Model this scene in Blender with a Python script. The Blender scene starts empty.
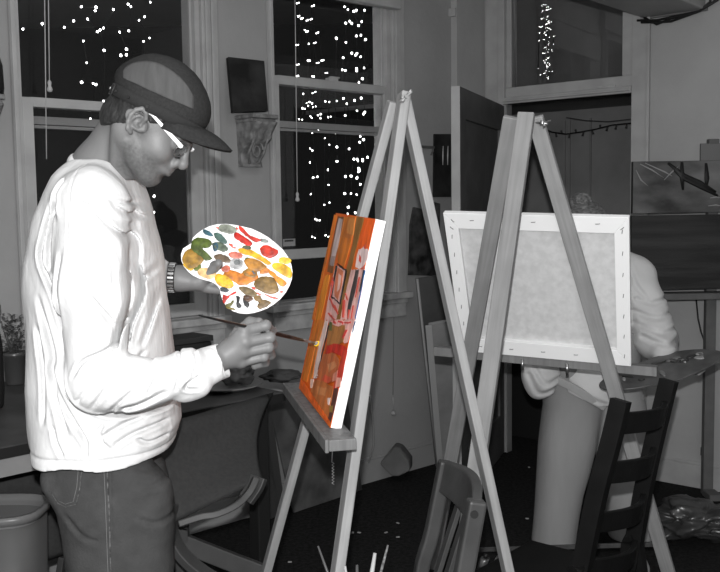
import bpy, bmesh, math, random
import numpy as np
from mathutils import Vector, Matrix, noise
try:
    import openvdb as vdb
except Exception:
    import pyopenvdb as vdb
random.seed(7)
C = bpy.context.scene.collection
# ---------------------------------------------------------------- camera model (used to measure the room from the photograph)
FOC = 950.0; EYE = 1.42
_p = math.atan((286 - 204) / FOC); _r = .014
Fv = Vector((0, math.cos(_p), -math.sin(_p)))
_U = Vector((0, math.sin(_p), math.cos(_p))); _R = Vector((1, 0, 0))
Rv = math.cos(_r) * _R - math.sin(_r) * _U
Uv = math.sin(_r) * _R + math.cos(_r) * _U
CAM = Vector((0, 0, EYE))
def ray(x, y): x = float(x); y = float(y); return Fv + (x - 360) / FOC * Rv - (y - 286) / FOC * Uv
def PY(x, y, Y):
    d = ray(x, y); return CAM + d * (float(Y) / d.y)
def PZ(x, y, z):
    d = ray(x, y); return CAM + d * ((z - EYE) / d.z)
def PP(x, y, p0, n):
    d = ray(x, y); return CAM + d * ((p0 - CAM).dot(n) / d.dot(n))
# ---------------------------------------------------------------- object helpers
def V(*a): return Vector(a)
def thing(name, label, cat, loc, group=None):
    o = bpy.data.objects.new(name, None); C.objects.link(o)
    o.location = loc; o.empty_display_size = .05
    o['label'] = label; o['category'] = cat
    if group: o['group'] = group
    return o
def tag(o, label, cat, group=None):
    o['label'] = label; o['category'] = cat
    if group: o['group'] = group
    return o
class MB:
    def __init__(s): s.b = bmesh.new()
    def faces(s, vs, fs, smooth=False):
        bv = [s.b.verts.new(v) for v in vs]
        for f in fs:
            try:
                q = s.b.faces.new([bv[i] for i in f]); q.smooth = smooth
            except ValueError: pass
        return s
    def box(s, lo, hi):
        x0, y0, z0 = lo; x1, y1, z1 = hi
        return s.hexa([(x0,y0,z0),(x1,y0,z0),(x1,y1,z0),(x0,y1,z0),(x0,y0,z1),(x1,y0,z1),(x1,y1,z1),(x0,y1,z1)])
    def hexa(s, v):
        return s.faces(v, [(0,3,2,1),(4,5,6,7),(0,1,5,4),(1,2,6,5),(2,3,7,6),(3,0,4,7)])
    def obox(s, o, ax, ay, az, bev=0):
        # box spanned from corner o by three vectors
        o = Vector(o); v = [o, o+ax, o+ax+ay, o+ay, o+az, o+ax+az, o+ax+ay+az, o+ay+az]
        if ax.cross(ay).dot(az) < 0:
            v = [v[0], v[3], v[2], v[1], v[4], v[7], v[6], v[5]]
        return s.hexa(v)
    def bar(s, a, b, w, t, side):
        # square section bar from a to b; w along 'side', t across
        a = Vector(a); b = Vector(b); d = (b-a).normalized()
        sx = Vector(side); sx = (sx - d*sx.dot(d)).normalized(); sy = d.cross(sx)
        o = a - sx*w/2 - sy*t/2
        return s.obox(o, sx*w, sy*t, b-a)
    def tube(s, pts, r, n=8, cap=True, flat=1.0, up=None):
        pts = [Vector(p) for p in pts]
        rs = r if isinstance(r, (list, tuple)) else [r]*len(pts)
        rings = []; ref = Vector(up) if up else None
        for i, p in enumerate(pts):
            d = (pts[min(i+1, len(pts)-1)] - pts[max(i-1, 0)]).normalized()
            if ref is None: ref = d.orthogonal()
            x = ref - d*ref.dot(d)
            if x.length < 1e-6: x = d.orthogonal()
            x.normalize(); y = d.cross(x); ref = x
            rings.append([p + x*math.cos(2*math.pi*k/n)*rs[i] + y*math.sin(2*math.pi*k/n)*rs[i]*flat for k in range(n)])
        return s.loft(rings, cap)
    def loft(s, rings, cap=True, smooth=True, closed=True):
        n = len(rings[0]); vs = [v for r in rings for v in r]; fs = []
        for i in range(len(rings)-1):
            for k in range(n if closed else n-1):
                a = i*n+k; b = i*n+(k+1) % n
                fs.append((a, b, b+n, a+n))
        s.faces(vs, fs, smooth)
        if cap:
            s.faces(rings[0], [tuple(reversed(range(n)))]); s.faces(rings[-1], [tuple(range(n))])
        return s
    def lathe(s, c, prof, n=24, cap=True):
        c = Vector(c)
        return s.loft([[c + V(r*math.cos(2*math.pi*k/n), r*math.sin(2*math.pi*k/n), z) for k in range(n)] for r, z in prof], cap)
    def prism(s, poly, ext, smooth=False):
        poly = [Vector(p) for p in poly]; ext = Vector(ext); n = len(poly)
        nrm = Vector((0,0,0))
        for i in range(n): nrm += poly[i].cross(poly[(i+1) % n])
        if nrm.dot(ext) > 0: poly = poly[::-1]
        vs = poly + [p+ext for p in poly]
        fs = [tuple(range(n)), tuple(reversed(range(n, 2*n)))]
        fs += [(i, i+n, (i+1) % n+n, (i+1) % n) for i in range(n)]
        return s.faces(vs, fs, smooth)
    def ball(s, c, r, n=8):
        c = Vector(c); r = r if hasattr(r, '__len__') else (r, r, r)
        rings = []
        for i in range(1, n):
            t = math.pi*i/n
            rings.append([c + V(r[0]*math.sin(t)*math.cos(2*math.pi*k/(2*n)), r[1]*math.sin(t)*math.sin(2*math.pi*k/(2*n)), -r[2]*math.cos(t)) for k in range(2*n)])
        return s.loft(rings, True)
    def mesh(s, name):
        bmesh.ops.remove_doubles(s.b, verts=s.b.verts, dist=1e-6)
        bmesh.ops.recalc_face_normals(s.b, faces=s.b.faces)
        m = bpy.data.meshes.new(name); s.b.to_mesh(m); s.b.free(); return m
def link_mesh(name, m, mat, parent=None, bevel=0, subsurf=0, solid=0):
    o = bpy.data.objects.new(name, m); C.objects.link(o)
    if mat: m.materials.append(mat)
    if parent is None:
        co = np.empty(len(m.vertices)*3, np.float32); m.vertices.foreach_get('co', co); co = co.reshape(-1, 3)
        base = np.array([(co[:,0].min()+co[:,0].max())/2, (co[:,1].min()+co[:,1].max())/2, co[:,2].min()], np.float32)
        m.vertices.foreach_set('co', (co-base).ravel()); m.update(); o.location = base.tolist()
    else:
        o.parent = parent
        if parent.type == 'EMPTY': o.matrix_parent_inverse = Matrix.Translation(parent.location).inverted()
        elif parent.parent is None: o.matrix_parent_inverse = Matrix.Translation(parent.location).inverted()
    if solid:
        k = o.modifiers.new('s', 'SOLIDIFY'); k.thickness = solid; k.offset = 0
    if bevel:
        k = o.modifiers.new('b', 'BEVEL'); k.width = bevel; k.segments = 2; k.limit_method = 'ANGLE'; k.angle_limit = .6
    if subsurf:
        k = o.modifiers.new('u', 'SUBSURF'); k.levels = subsurf; k.render_levels = subsurf
    return o
def obj(name, mb, mat, parent=None, **kw): return link_mesh(name, mb.mesh(name), mat, parent, **kw)
def struct(name, mb, mat, parent=None, **kw):
    o = obj(name, mb, mat, parent, **kw)
    if parent is None: o['kind'] = 'structure'
    return o
def copy_part(o, delta, parent):
    c = o.copy(); C.objects.link(c); c.parent = parent; c.location = o.location + Vector(delta); return c
# ---------------------------------------------------------------- materials
def mat(name, col, rough=.7, spec=.3, metal=0, noise_amt=0, noise_scale=20, stretch=(1,1,1), bump=0, bump_scale=80, wave=0, col2=None, emit=0, detail=4):
    m = bpy.data.materials.new(name); m.use_nodes = True; nt = m.node_tree; n = nt.nodes; l = nt.links
    b = n['Principled BSDF']
    if not hasattr(col, '__len__'): col = (col, col, col)
    b.inputs['Base Color'].default_value = (*col, 1); b.inputs['Roughness'].default_value = rough
    b.inputs['Specular IOR Level'].default_value = spec; b.inputs['Metallic'].default_value = metal
    if emit: b.inputs['Emission Color'].default_value = (*col, 1); b.inputs['Emission Strength'].default_value = emit
    if noise_amt or bump or wave:
        tc = n.new('ShaderNodeTexCoord'); mp = n.new('ShaderNodeMapping'); mp.inputs['Scale'].default_value = stretch
        l.new(tc.outputs['Object'], mp.inputs['Vector'])
    if noise_amt or col2:
        nz = n.new('ShaderNodeTexNoise'); nz.inputs['Scale'].default_value = noise_scale; nz.inputs['Detail'].default_value = detail
        l.new(mp.outputs['Vector'], nz.inputs['Vector'])
        rp = n.new('ShaderNodeValToRGB'); rp.color_ramp.elements[0].position = .35; rp.color_ramp.elements[1].position = .65
        c2 = col2 if col2 is not None else tuple(c*(1-noise_amt) for c in col)
        if not hasattr(c2, '__len__'): c2 = (c2, c2, c2)
        c1 = tuple(min(1, c*(1+noise_amt*.5)) for c in col) if col2 is None else col
        rp.color_ramp.elements[0].color = (*c2, 1); rp.color_ramp.elements[1].color = (*c1, 1)
        l.new(nz.outputs['Fac'], rp.inputs['Fac']); l.new(rp.outputs['Color'], b.inputs['Base Color'])
    if bump:
        nb = n.new('ShaderNodeTexNoise'); nb.inputs['Scale'].default_value = bump_scale; nb.inputs['Detail'].default_value = 5
        l.new(mp.outputs['Vector'], nb.inputs['Vector'])
        bp = n.new('ShaderNodeBump'); bp.inputs['Strength'].default_value = 1; bp.inputs['Distance'].default_value = bump
        l.new(nb.outputs['Fac'], bp.inputs['Height']); l.new(bp.outputs['Normal'], b.inputs['Normal'])
    return m
def wood(name, c, scale=(60,60,4), rough=.6, dark=.7, amt=1):
    # long grain along local z unless the stretch says otherwise
    return mat(name, c, rough=rough, spec=.25, noise_amt=0.0001, col2=c*dark, noise_scale=1.0, stretch=scale, bump=.0006, bump_scale=1.2, detail=6)
def glass(name, refl=.06):
    m = bpy.data.materials.new(name); m.use_nodes = True; nt = m.node_tree; nt.nodes.clear()
    o = nt.nodes.new('ShaderNodeOutputMaterial'); mx = nt.nodes.new('ShaderNodeMixShader')
    t = nt.nodes.new('ShaderNodeBsdfTransparent'); g = nt.nodes.new('ShaderNodeBsdfGlossy')
    t.inputs[0].default_value = (.92,.92,.92,1); g.inputs['Roughness'].default_value = .02
    mx.inputs[0].default_value = refl
    nt.links.new(t.outputs[0], mx.inputs[1]); nt.links.new(g.outputs[0], mx.inputs[2]); nt.links.new(mx.outputs[0], o.inputs[0])
    return m
# ---------------------------------------------------------------- signed distance modelling for bodies and cloth
def smin(a, b, k):
    h = np.maximum(k - np.abs(a-b), 0)/k
    return np.minimum(a, b) - h*h*k*.25
def smax(a, b, k): return -smin(-a, -b, k)
class Grid:
    def __init__(s, lo, hi, h):
        s.lo = np.array(lo, np.float32); s.h = h
        n = np.ceil((np.array(hi)-np.array(lo))/h).astype(int)+1; s.n = n
        s.x = (s.lo[0]+np.arange(n[0])*h).astype(np.float32)[:,None,None]
        s.y = (s.lo[1]+np.arange(n[1])*h).astype(np.float32)[None,:,None]
        s.z = (s.lo[2]+np.arange(n[2])*h).astype(np.float32)[None,None,:]
        s.d = np.full(tuple(n), 1.0, np.float32)
    def win(s, pts, m):
        pts = np.array([tuple(p) for p in pts]); a = ((pts.min(0)-m-s.lo)/s.h).astype(int); b = ((pts.max(0)+m-s.lo)/s.h).astype(int)+2
        a = np.clip(a, 0, s.n); b = np.clip(b, 0, s.n)
        return (slice(a[0], b[0]), slice(a[1], b[1]), slice(a[2], b[2]))
    def put(s, w, d, k, mode):
        if s.d[w].size == 0: return
        if mode == 'add': s.d[w] = smin(s.d[w], d, k)
        else: s.d[w] = smax(s.d[w], -d, k)
    def cap(s, a, b, ra, rb, k=.01, mode='add', n=None, fl=1.0):
        a = np.array(tuple(a)); b = np.array(tuple(b)); w = s.win([a, b], max(ra, rb)*max(1, 1/fl)+.03+k)
        X = s.x[w[0]]-a[0]; Y = s.y[:,w[1]]-a[1]; Z = s.z[:,:,w[2]]-a[2]; d = b-a; L = d@d+1e-12
        t = np.clip((X*d[0]+Y*d[1]+Z*d[2])/L, 0, 1)
        X = X-t*d[0]; Y = Y-t*d[1]; Z = Z-t*d[2]
        q = X*X+Y*Y+Z*Z
        if n is not None:
            nn = np.array(tuple(n)); nn = nn/np.linalg.norm(nn); q = q + (X*nn[0]+Y*nn[1]+Z*nn[2])**2*(1/fl**2-1)
        s.put(w, (np.sqrt(q) - (ra+(rb-ra)*t)).astype(np.float32), k, mode)
    def chain(s, pts, rs, k=.008, **kw):
        for i in range(len(pts)-1): s.cap(pts[i], pts[i+1], rs[i], rs[i+1], k, **kw)
    def ell(s, c, r, M=None, k=.01, mode='add'):
        # M: columns are the ellipsoid axes in world space
        c = np.array(tuple(c)); w = s.win([c], max(r)+.03+k)
        X = s.x[w[0]]-c[0]; Y = s.y[:,w[1]]-c[1]; Z = s.z[:,:,w[2]]-c[2]
        if M is not None:
            A = [X*M[0][i]+Y*M[1][i]+Z*M[2][i] for i in range(3)]
        else: A = [X, Y, Z]
        k0 = np.sqrt(sum((A[i]/r[i])**2 for i in range(3))); k1 = np.sqrt(sum((A[i]/r[i]**2)**2 for i in range(3)))+1e-6
        s.put(w, (k0*(k0-1)/k1).astype(np.float32), k, mode)
    def mesh(s):
        h = s.h; g = vdb.FloatGrid(3*h)
        g.copyFromArray(np.clip(s.d, -3*h, 3*h).astype(np.float32), tolerance=0)
        p, t, q = g.convertToPolygons(isovalue=0.0, adaptivity=0.0)
        p = p*h + s.lo
        return p, t, q
def join_polys(name, parts, flip=True):
    vs = []; fs = []; off = 0
    for p, t, q in parts:
        vs.append(p); 
        for arr in (t, q):
            if len(arr):
                a = arr.astype(int)+off
                fs += [tuple(f) for f in (a[:, ::-1] if flip else a)]
        off += len(p)
    m = bpy.data.meshes.new(name); m.from_pydata(np.concatenate(vs).tolist(), [], fs); m.update()
    m.polygons.foreach_set('use_smooth', [True]*len(m.polygons)); m.update()
    return m
def smooth_polys(part, it=2, f=.5):
    p, t, q = part; n = len(p); e = []
    for arr in (t, q):
        if len(arr):
            for i in range(arr.shape[1]): e.append(np.stack([arr[:, i], arr[:, (i+1) % arr.shape[1]]], 1))
    e = np.concatenate(e).astype(int)
    for _ in range(it):
        acc = np.zeros_like(p); cnt = np.zeros(n)
        np.add.at(acc, e[:,0], p[e[:,1]]); np.add.at(acc, e[:,1], p[e[:,0]]); np.add.at(cnt, e[:,0], 1); np.add.at(cnt, e[:,1], 1)
        p = p*(1-f) + acc/np.maximum(cnt, 1)[:,None]*f
    return p, t, q
def A3(v): return np.array(tuple(v))
# ================================================================ ROOM
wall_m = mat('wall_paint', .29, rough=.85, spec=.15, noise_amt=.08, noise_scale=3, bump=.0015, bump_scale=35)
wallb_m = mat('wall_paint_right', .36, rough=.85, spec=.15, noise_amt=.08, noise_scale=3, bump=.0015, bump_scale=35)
trim_m = mat('trim_paint', .36, rough=.55, spec=.3, noise_amt=.1, noise_scale=9, bump=.0006, bump_scale=40)
sill_m = mat('sill_paint', .38, rough=.6, spec=.3, noise_amt=.25, noise_scale=14, bump=.0008, bump_scale=50)
ceil_m = mat('ceiling_paint', .55, rough=.9, spec=.1, noise_amt=.05, noise_scale=5)
floor_m = mat('floor_carpet', .018, rough=.95, spec=.1, noise_amt=.5, noise_scale=60, bump=.004, bump_scale=160)
door_m = mat('door_paint', .085, rough=.5, spec=.35, noise_amt=.25, noise_scale=8, bump=.0006, bump_scale=30)
hall_m = mat('hall_paint', .25, rough=.8, spec=.2, noise_amt=.15, noise_scale=4)
blk_m = mat('black_paint', .012, rough=.5)
glass_m = glass('window_glass', .05)
OA = V(.07, 4.80, 0); dA = V(1, .93, 0).normalized(); nA = V(dA.y, -dA.x, 0)
OB = V(1.45, 4.77, 0); dB = V(1, -.85, 0).normalized(); nB = V(dB.y, -dB.x, 0)
ZU = V(0, 0, 1)
def uz(px, py, O, d, n, off=0):
    p = PP(px, py, O+n*off, n); return (p-O).dot(d), p.z
def Au(px, py, off=0): return uz(px, py, OA, dA, nA, off)
def Bu(px, py, off=0): return uz(px, py, OB, dB, nB, off)
def AP(u, z, off=0): return OA + dA*u + nA*off + ZU*z
def BP(u, z, off=0): return OB + dB*u + nB*off + ZU*z
def wbox(mb, P, d, n, u0, u1, z0, z1, o0, o1):
    return mb.obox(P(u0, z0, o0), d*(u1-u0), n*(o1-o0), ZU*(z1-z0))
def abox(mb, u0, u1, z0, z1, o0, o1): return wbox(mb, AP, dA, nA, u0, u1, z0, z1, o0, o1)
def bbox(mb, u0, u1, z0, z1, o0, o1): return wbox(mb, BP, dB, nB, u0, u1, z0, z1, o0, o1)
def wall_holes(fn, u0, u1, z0, z1, o0, o1, holes):
    us = sorted({u0, u1} | {h[0] for h in holes} | {h[1] for h in holes}); zs = sorted({z0, z1} | {h[2] for h in holes} | {h[3] for h in holes})
    mb = MB()
    for a, b in zip(us[:-1], us[1:]):
        for c, d in zip(zs[:-1], zs[1:]):
            if not any(h[0] <= a+1e-6 and b <= h[1]+1e-6 and h[2] <= c+1e-6 and d <= h[3]+1e-6 for h in holes):
                fn(mb, a, b, c, d, o0, o1)
    return mb
CEIL = 3.0
# corner where A meets the boxed-in pillar (photo x=452)
uc, _ = Au(452, 200)
w1l = Au(14, 50)[0]; w1r = Au(200, 60)[0]; w1s = Au(185, 318)[1]
w2l = Au(270, 40)[0]; w2r = Au(390, 60)[0]; w2s = Au(390, 292)[1]
w1t = 2.62; w2t = 2.55
struct('wall_back_left', wall_holes(abox, -4.6, uc+.35, 0, CEIL, -.10, 0, [(w1l, w1r, w1s, w1t), (w2l, w2r, w2s, w2t)]), wall_m)
dl = Bu(507, 150)[0]; dr = Bu(632.3, 150)[0]; dz = Bu(590, 97)[1]
tl = Bu(512, 40)[0]; tr = Bu(623, 40)[0]; tz = Bu(590, 79.5)[1]
struct('wall_back_right', wall_holes(bbox, -1.35, 3.6, 0, CEIL, -.05, 0, [(dl, dr, 0, dz), (tl, tr, tz, 2.75)]), wallb_m)
# floor, ceiling and the walls behind the camera
fl = MB().box((-5.5, -3.2, -.1), (5.5, 8.5, 0)); struct('floor', fl, floor_m)
struct('ceiling', MB().box((-5.5, -3.2, CEIL), (5.5, 8.5, CEIL+.1)), ceil_m)
pA = AP(-4.6, 0); pB = BP(3.6, 0)
nb = MB().obox(pA - dA*.1, dA*.1, nA*6.2, ZU*CEIL); struct('wall_front_left', nb, wall_m)
nb = MB().obox(pB, dB*.1, nB*6.4, ZU*CEIL); struct('wall_front_right', nb, wallb_m)
# boxed-in corner pillar
pc = AP(uc, 0); ub = Bu(485, 60)[0]
ext = (BP(ub, 0) - pc); wdt = ext.dot(dB); dep = -ext.dot(nB)
struct('trim_corner_pillar', MB().obox(pc, dB*(wdt), -nB*(dep-.002), ZU*CEIL), wallb_m)
zz = [Bu(452, 17.5)[1], Bu(452, 11)[1]]
q1 = PP(453, 17, pc+nB*.0, nB).z; q0 = PP(453, 11.5, pc, nB).z
struct('trim_1', MB().obox(pc+nB*.001 + ZU*q1 - dB*.01, dB*(wdt+.01), nB*.018, ZU*(.045)), trim_m, bevel=.004)
# baseboards
def base(name, fn, u0, u1):
    mb = MB(); fn(mb, u0, u1, 0, .115, .001, .014); fn(mb, u0, u1, .115, .13, .001, .008); struct(name, mb, trim_m, bevel=.002)
trim_keep = trim_m; trim_m = wall_m
base('baseboard_left', abox, -4.5, uc-.02)
trim_m = trim_keep
base('baseboard_right', bbox, Bu(652, 300)[0]+.01, 3.5)
# ---------------------------------------------------------------- window 1
def window(name, l, r, s, t, railz, lower_off, lglass_in, sashb, castr, castl, grooves):
    root = bpy.data.objects.new(name, None); C.objects.link(root); root.location = AP((l+r)/2, s); root['kind'] = 'structure'
    # casing boards with a stepped moulding
    mb = MB()
    abox(mb, l-castl, l, s-.02, t+.02, .0, .022); abox(mb, l-castl, l-castl+.018, s-.02, t+.02, .022, .032); abox(mb, l-.02, l-.006, s-.02, t+.02, .022, .028)
    abox(mb, r, r+castr, s-.02, t+.02, .0, .022)
    for k in range(grooves):
        u = r+.012+k*(castr-.02)/grooves; abox(mb, u, u+(castr-.02)/grooves*.55, s-.02, t+.02, .022, .034)
    abox(mb, l-castl-.02, r+castr+.02, t+.02, t+.15, .0, .045)
    obj('window_casing', mb, trim_m, root, bevel=.004)
    mb = MB()
    abox(mb, l, l+.022, s, t, -.1, 0); abox(mb, r-.022, r, s, t, -.1, 0); abox(mb, l+.022, r-.022, t-.02, t, -.1, 0)
    obj('jamb', mb, trim_m, root)
    # upper sash (further out) and lower sash
    st = .03
    mb = MB(); o0, o1 = -.05, -.026
    abox(mb, l+.022, l+.022+st*.3, railz[1], t-.02, o0, o1); abox(mb, r-.022-st*.3, r-.022, railz[1], t-.02, o0, o1)
    abox(mb, l+.022, r-.022, railz[1], railz[0], o0, o1)
    us = obj('upper_sash', mb, trim_m, root, bevel=.003)
    mb = MB(); abox(mb, l+.03, r-.03, railz[0], t-.02, o0+.015, o0+.018); obj('glass_pane', mb, glass_m, us)
    mb = MB(); o0, o1 = -.024, .002
    abox(mb, l+.022, l+.022+lglass_in, sashb[1], railz[0]-.004, o0, o1); abox(mb, r-.022-lglass_in, r-.022, sashb[1], railz[0]-.004, o0, o1)
    abox(mb, l+.022+lglass_in, r-.022-lglass_in, railz[1], railz[0]-.004, o0, o1)
    abox(mb, l+.022+lglass_in, r-.022-lglass_in, sashb[1], sashb[0], o0, o1)
    ls = obj('lower_sash', mb, trim_m, root, bevel=.003)
    mb = MB(); abox(mb, l+.022+lglass_in, r-.022-lglass_in, sashb[0], railz[1], o0+.015, o0+.018); obj('glass_pane', mb, glass_m, ls)
    mb = MB(); abox(mb, (l+r)/2-.03, (l+r)/2+.03, railz[0]-.006, railz[0]+.012, -.03, 0); abox(mb, (l+r)/2-.012, (l+r)/2+.045, railz[0]+.012, railz[0]+.02, -.025, -.005)
    obj('sash_lock', mb, sill_m, root, bevel=.003)
    # storm rail seen through the glass
    mb = MB(); zz = railz[1]-.028-lower_off; abox(mb, l+.022, r-.022, zz-.03, zz, -.085, -.065); abox(mb, l+.022, r-.022, zz-.045, zz-.033, -.088, -.07)
    obj('storm_rail', mb, trim_m, root)
    # sill, stool and apron
    mb = MB(); abox(mb, l-castl-.04, r+castr+.012, s-.035, s-.002, -.002, .06); abox(mb, l+.003, r-.003, s-.03, s+.003, -.099, -.002)
    obj('window_sill', mb, sill_m, root, bevel=.006)
    mb = MB(); abox(mb, l-castl, r+castr, s-.13, s-.035, 0, .02); abox(mb, l-castl, r+castr, s-.06, s-.036, .02, .032)
    obj('apron', mb, sill_m, root, bevel=.004)
    return root
r1t = Au(65, 99.6, -.03)[1]; r1b = Au(65, 109.5, -.03)[1]
win1 = window('window_1', w1l, w1r, w1s, w1t, (r1t, r1b), .0, Au(31.5, 130, -.02)[0]-w1l-.022, (w1s+.06, w1s+.008), Au(218, 150)[0]-w1r, .02, 2)
r2t = Au(330, 81, -.03)[1]; r2b = Au(330, 90, -.03)[1]
win2 = window('window_2', w2l, w2r, w2s, w2t, (r2t, r2b), .13, .022, (Au(303, 248.5, -.02)[1], Au(303, 258, -.02)[1]), Au(402.5, 150)[0]-w2r, .02, 1)
# roller blind head box of window 2
mb = MB(); a = Au(398, 30)
bz0 = PP(400, 9, OA+nA*.09, nA).z; abox(mb, w2l-.06, Au(402, 8, .09)[0], bz0, bz0+.16, .035, .09)
tag(obj('blind_box', mb, trim_m, bevel=.008), 'painted blind head box mounted across the top of the middle window', 'blind box')
# little grey alarm label inside the lower pane of window 2
t_ = thing('window_sticker', 'small pale rectangular label stuck in the lower left corner of the middle window', 'sticker', AP(*Au(289, 247, -.028)[:1], Au(289, 247, -.028)[1], -.027))
u0, z0 = Au(283, 246.5, -.028); u1, z1 = Au(295, 238.5, -.028)
mb = MB(); abox(mb, u0, u1, z0, z1, -.028, -.026); obj('card', mb, mat('sticker_grey', .42), t_)
mb = MB(); abox(mb, u0+.008, u1-.012, z0+(z1-z0)*.62, z0+(z1-z0)*.85, -.026, -.0252); obj('dark_print', mb, blk_m, t_)
# ---------------------------------------------------------------- door, transom, hall
root = bpy.data.objects.new('door_1', None); C.objects.link(root); root.location = BP(dl, 0); root['kind'] = 'structure'
mb = MB(); cl = Bu(488, 60)[0]; cr = Bu(650.5, 100)[0]
bbox(mb, cl, dl-.012, 0, 2.85, 0, .02); bbox(mb, dr, cr, 0, 2.85, 0, .02); bbox(mb, Bu(500, 60)[0], dl, dz, 2.85, 0, .03)
bbox(mb, cr-.012, cr+.004, 0, 2.85, .02, .03)
obj('door_casing', mb, trim_m, root, bevel=.003)
mb = MB(); bbox(mb, dl-.012, dl, 0, dz, -.05, .0); bbox(mb, dr, dr+.01, 0, dz, -.05, 0); obj('jamb', mb, trim_m, root)
mb = MB(); bbox(mb, dl-.012, dr, dz, dz+.035, -.05, .028); bbox(mb, dl-.012, dr, dz+.035, tz, -.05, .012); bbox(mb, dl-.012, dr, dz+.01, dz+.022, .028, .04)
obj('transom_bar', mb, trim_m, root, bevel=.004)
mb = MB(); bbox(mb, tr, dr, tz, 2.85, -.05, .008); bbox(mb, dl, tl, tz, 2.85, -.05, .008); bbox(mb, tl, tr, 2.7, 2.85, -.05, .008); obj('transom_sash', mb, trim_m, root, bevel=.003)
mb = MB(); bbox(mb, tl, tr, tz, 2.7, -.03, -.027); obj('transom_glass', mb, glass_m, root)
mb = MB(); u = Bu(610, 86)[0]; z = Bu(610, 87)[1]; bbox(mb, u-.06, u+.04, z-.006, z+.008, .012, .022); obj('transom_latch', mb, sill_m, root, bevel=.003)
# the open leaf, hinged at the left jamb and swung into the room
hp = BP(dl, 0, .03)
fe = PP(460, 85, hp, V(0,0,1)) if False else None
zt = dz-.01
fp = PZ(460, 86, zt); fp.z = 0; ld = (fp-hp); ld.z = 0; LW = ld.length; ld.normalize(); ln = V(ld.y, -ld.x, 0)
if ln.x < 0: ln = -ln
def LP(a, z, o=0): return hp + ld*a + ln*o + ZU*z
def lbox(mb, a0, a1, z0, z1, o0, o1): return mb.obox(LP(a0, z0, o0), ld*(a1-a0), ln*(o1-o0), ZU*(z1-z0))
mb = MB(); TH = .04
lbox(mb, 0, .11, .01, zt, -TH, 0); lbox(mb, LW-.11, LW, .01, zt, -TH, 0); lbox(mb, .11, LW-.11, zt-.14, zt, -TH, 0); lbox(mb, .11, LW-.11, .01, .24, -TH, 0)
lbox(mb, .11, LW-.11, .86, 1.0, -TH, 0); lbox(mb, .11, LW-.11, .24, .86, -TH+.01, -.012); lbox(mb, .11, LW-.11, 1.0, zt-.14, -TH+.01, -.012)
leaf = obj('door_leaf', mb, door_m, root, bevel=.003)
mb = MB(); lbox(mb, LW, LW+.006, .01, zt, -TH, 0); obj('leaf_edge', mb, trim_m, leaf)
mb = MB()
for k in range(5): lbox(mb, .17, .40, .60+k*.05, .618+k*.05, -.012, .004)
obj('louvre_slats', mb, mat('louvre', .3), leaf)
mb = MB(); mb.ball(LP(LW-.06, .93, .045), .024); mb.tube([LP(LW-.06, .93, 0), LP(LW-.06, .93, .04)], .009); obj('door_knob', mb, mat('knob_metal', .4, rough=.3, metal=.8), leaf)
# hall beyond
mb = MB(); bbox(mb, -2.4, 3.4, 0, CEIL, -1.25, -1.15); struct('wall_hall_back', mb, hall_m)
mb = MB(); bbox(mb, -2.4, 3.4, tz-.03, tz-.005, -1.15, -.055); struct('ceiling_hall', mb, hall_m)
mb = MB()
for px in (562, 567, 588): 
    u = Bu(px, 130, -1.12)[0]; bbox(mb, u, u+.012, 0, dz, -1.15, -1.138)
struct('trim_2', mb, hall_m)
# unlit wire of fairy lights strung across the hall
wp = [BP(*Bu(x, y, -.95)[:1], Bu(x, y, -.95)[1], -.95) for x, y in ((528, 117), (540, 127), (552, 132), (566, 134), (580, 132), (596, 129), (612, 125), (632, 123), (645, 121))]
t_ = thing('unlit_string_light', 'dark unlit wire of fairy lights sagging across the hall beyond the doorway', 'string light', wp[4])
obj('wire', MB().tube(wp, .004, 6), blk_m, t_)
for i in range(len(wp)-1):
    for f in (.25, .75):
        p = wp[i].lerp(wp[i+1], f); q = p + V(random.uniform(-.01,.01), 0, random.choice((-.028, .02)))
        obj('bulb', MB().tube([p, q], [.004, .007], 6), mat('dull_bulb', .05) if i == 0 and f == .25 else bpy.data.materials['dull_bulb'], t_)
wp = [BP(*Bu(x, y, -.95)[:1], Bu(x, y, -.95)[1], -.90) for x, y in ((570, 118), (590, 121), (612, 122), (640, 119))]
tag(obj('hall_cable', MB().tube(wp, .002, 5), blk_m), 'thin dark cable strung above the fairy-light wire in the hall', 'cable')
# ceiling-hung air duct box at the top right
zb = 1.42; p = BP(Bu(643.7, 18.7)[0], 0); zb = Bu(643.7, 18.7)[1]
ur = Bu(706, 11)[0]; ul = Bu(643.7, 18.7)[0]
mb = MB(); bbox(mb, ul, ur, zb, zb+.45, .002, .95)
t_ = thing('air_duct_box', 'pale boxed duct hung high on the right wall above the doorway', 'duct', BP((ul+ur)/2, zb, .3))
obj('casing', mb, mat('duct_paint', .30, rough=.5, noise_amt=.05, noise_scale=5), t_, bevel=.01)
mb = MB(); bbox(mb, ul-.01, ur+.01, zb-.006, zb+.012, .002, .02); obj('rim', mb, mat('duct_rim', .15), t_)
for k, (da, db) in enumerate(((0, 0), (.02, -.012), (.035, .01))):
    pts = [BP(ul-.02+da, zb-.01+db, .03), BP(ul+.08, zb-.022-.01*k, .03), BP((ul+ur)/2, zb-.018+db-.008*k, .035), BP(ur-.02, zb-.008, .03), BP(ur+.03+da, zb+.03, .03), BP(ur+.05+da, zb+.3, .03)]
    obj('power_cable', MB().tube(pts, .006, 8), blk_m, t_)
mb = MB(); bbox(mb, dl-.3, dr-.12, .002, .92, -.75, -.35); bbox(mb, dl-.32, dr-.10, .92, .95, -.77, -.33); bbox(mb, dl+.1, dl+.104, .06, .9, -.35, -.345)  # black block added so the lower hall reads dark
tag(obj('hall_dark_block', mb, blk_m, bevel=.004), 'low black block added to darken the lower hall just beyond the doorway', 'dark block')
# thin pipe on wall right of door
u = Bu(651.5, 120)[0]
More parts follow.
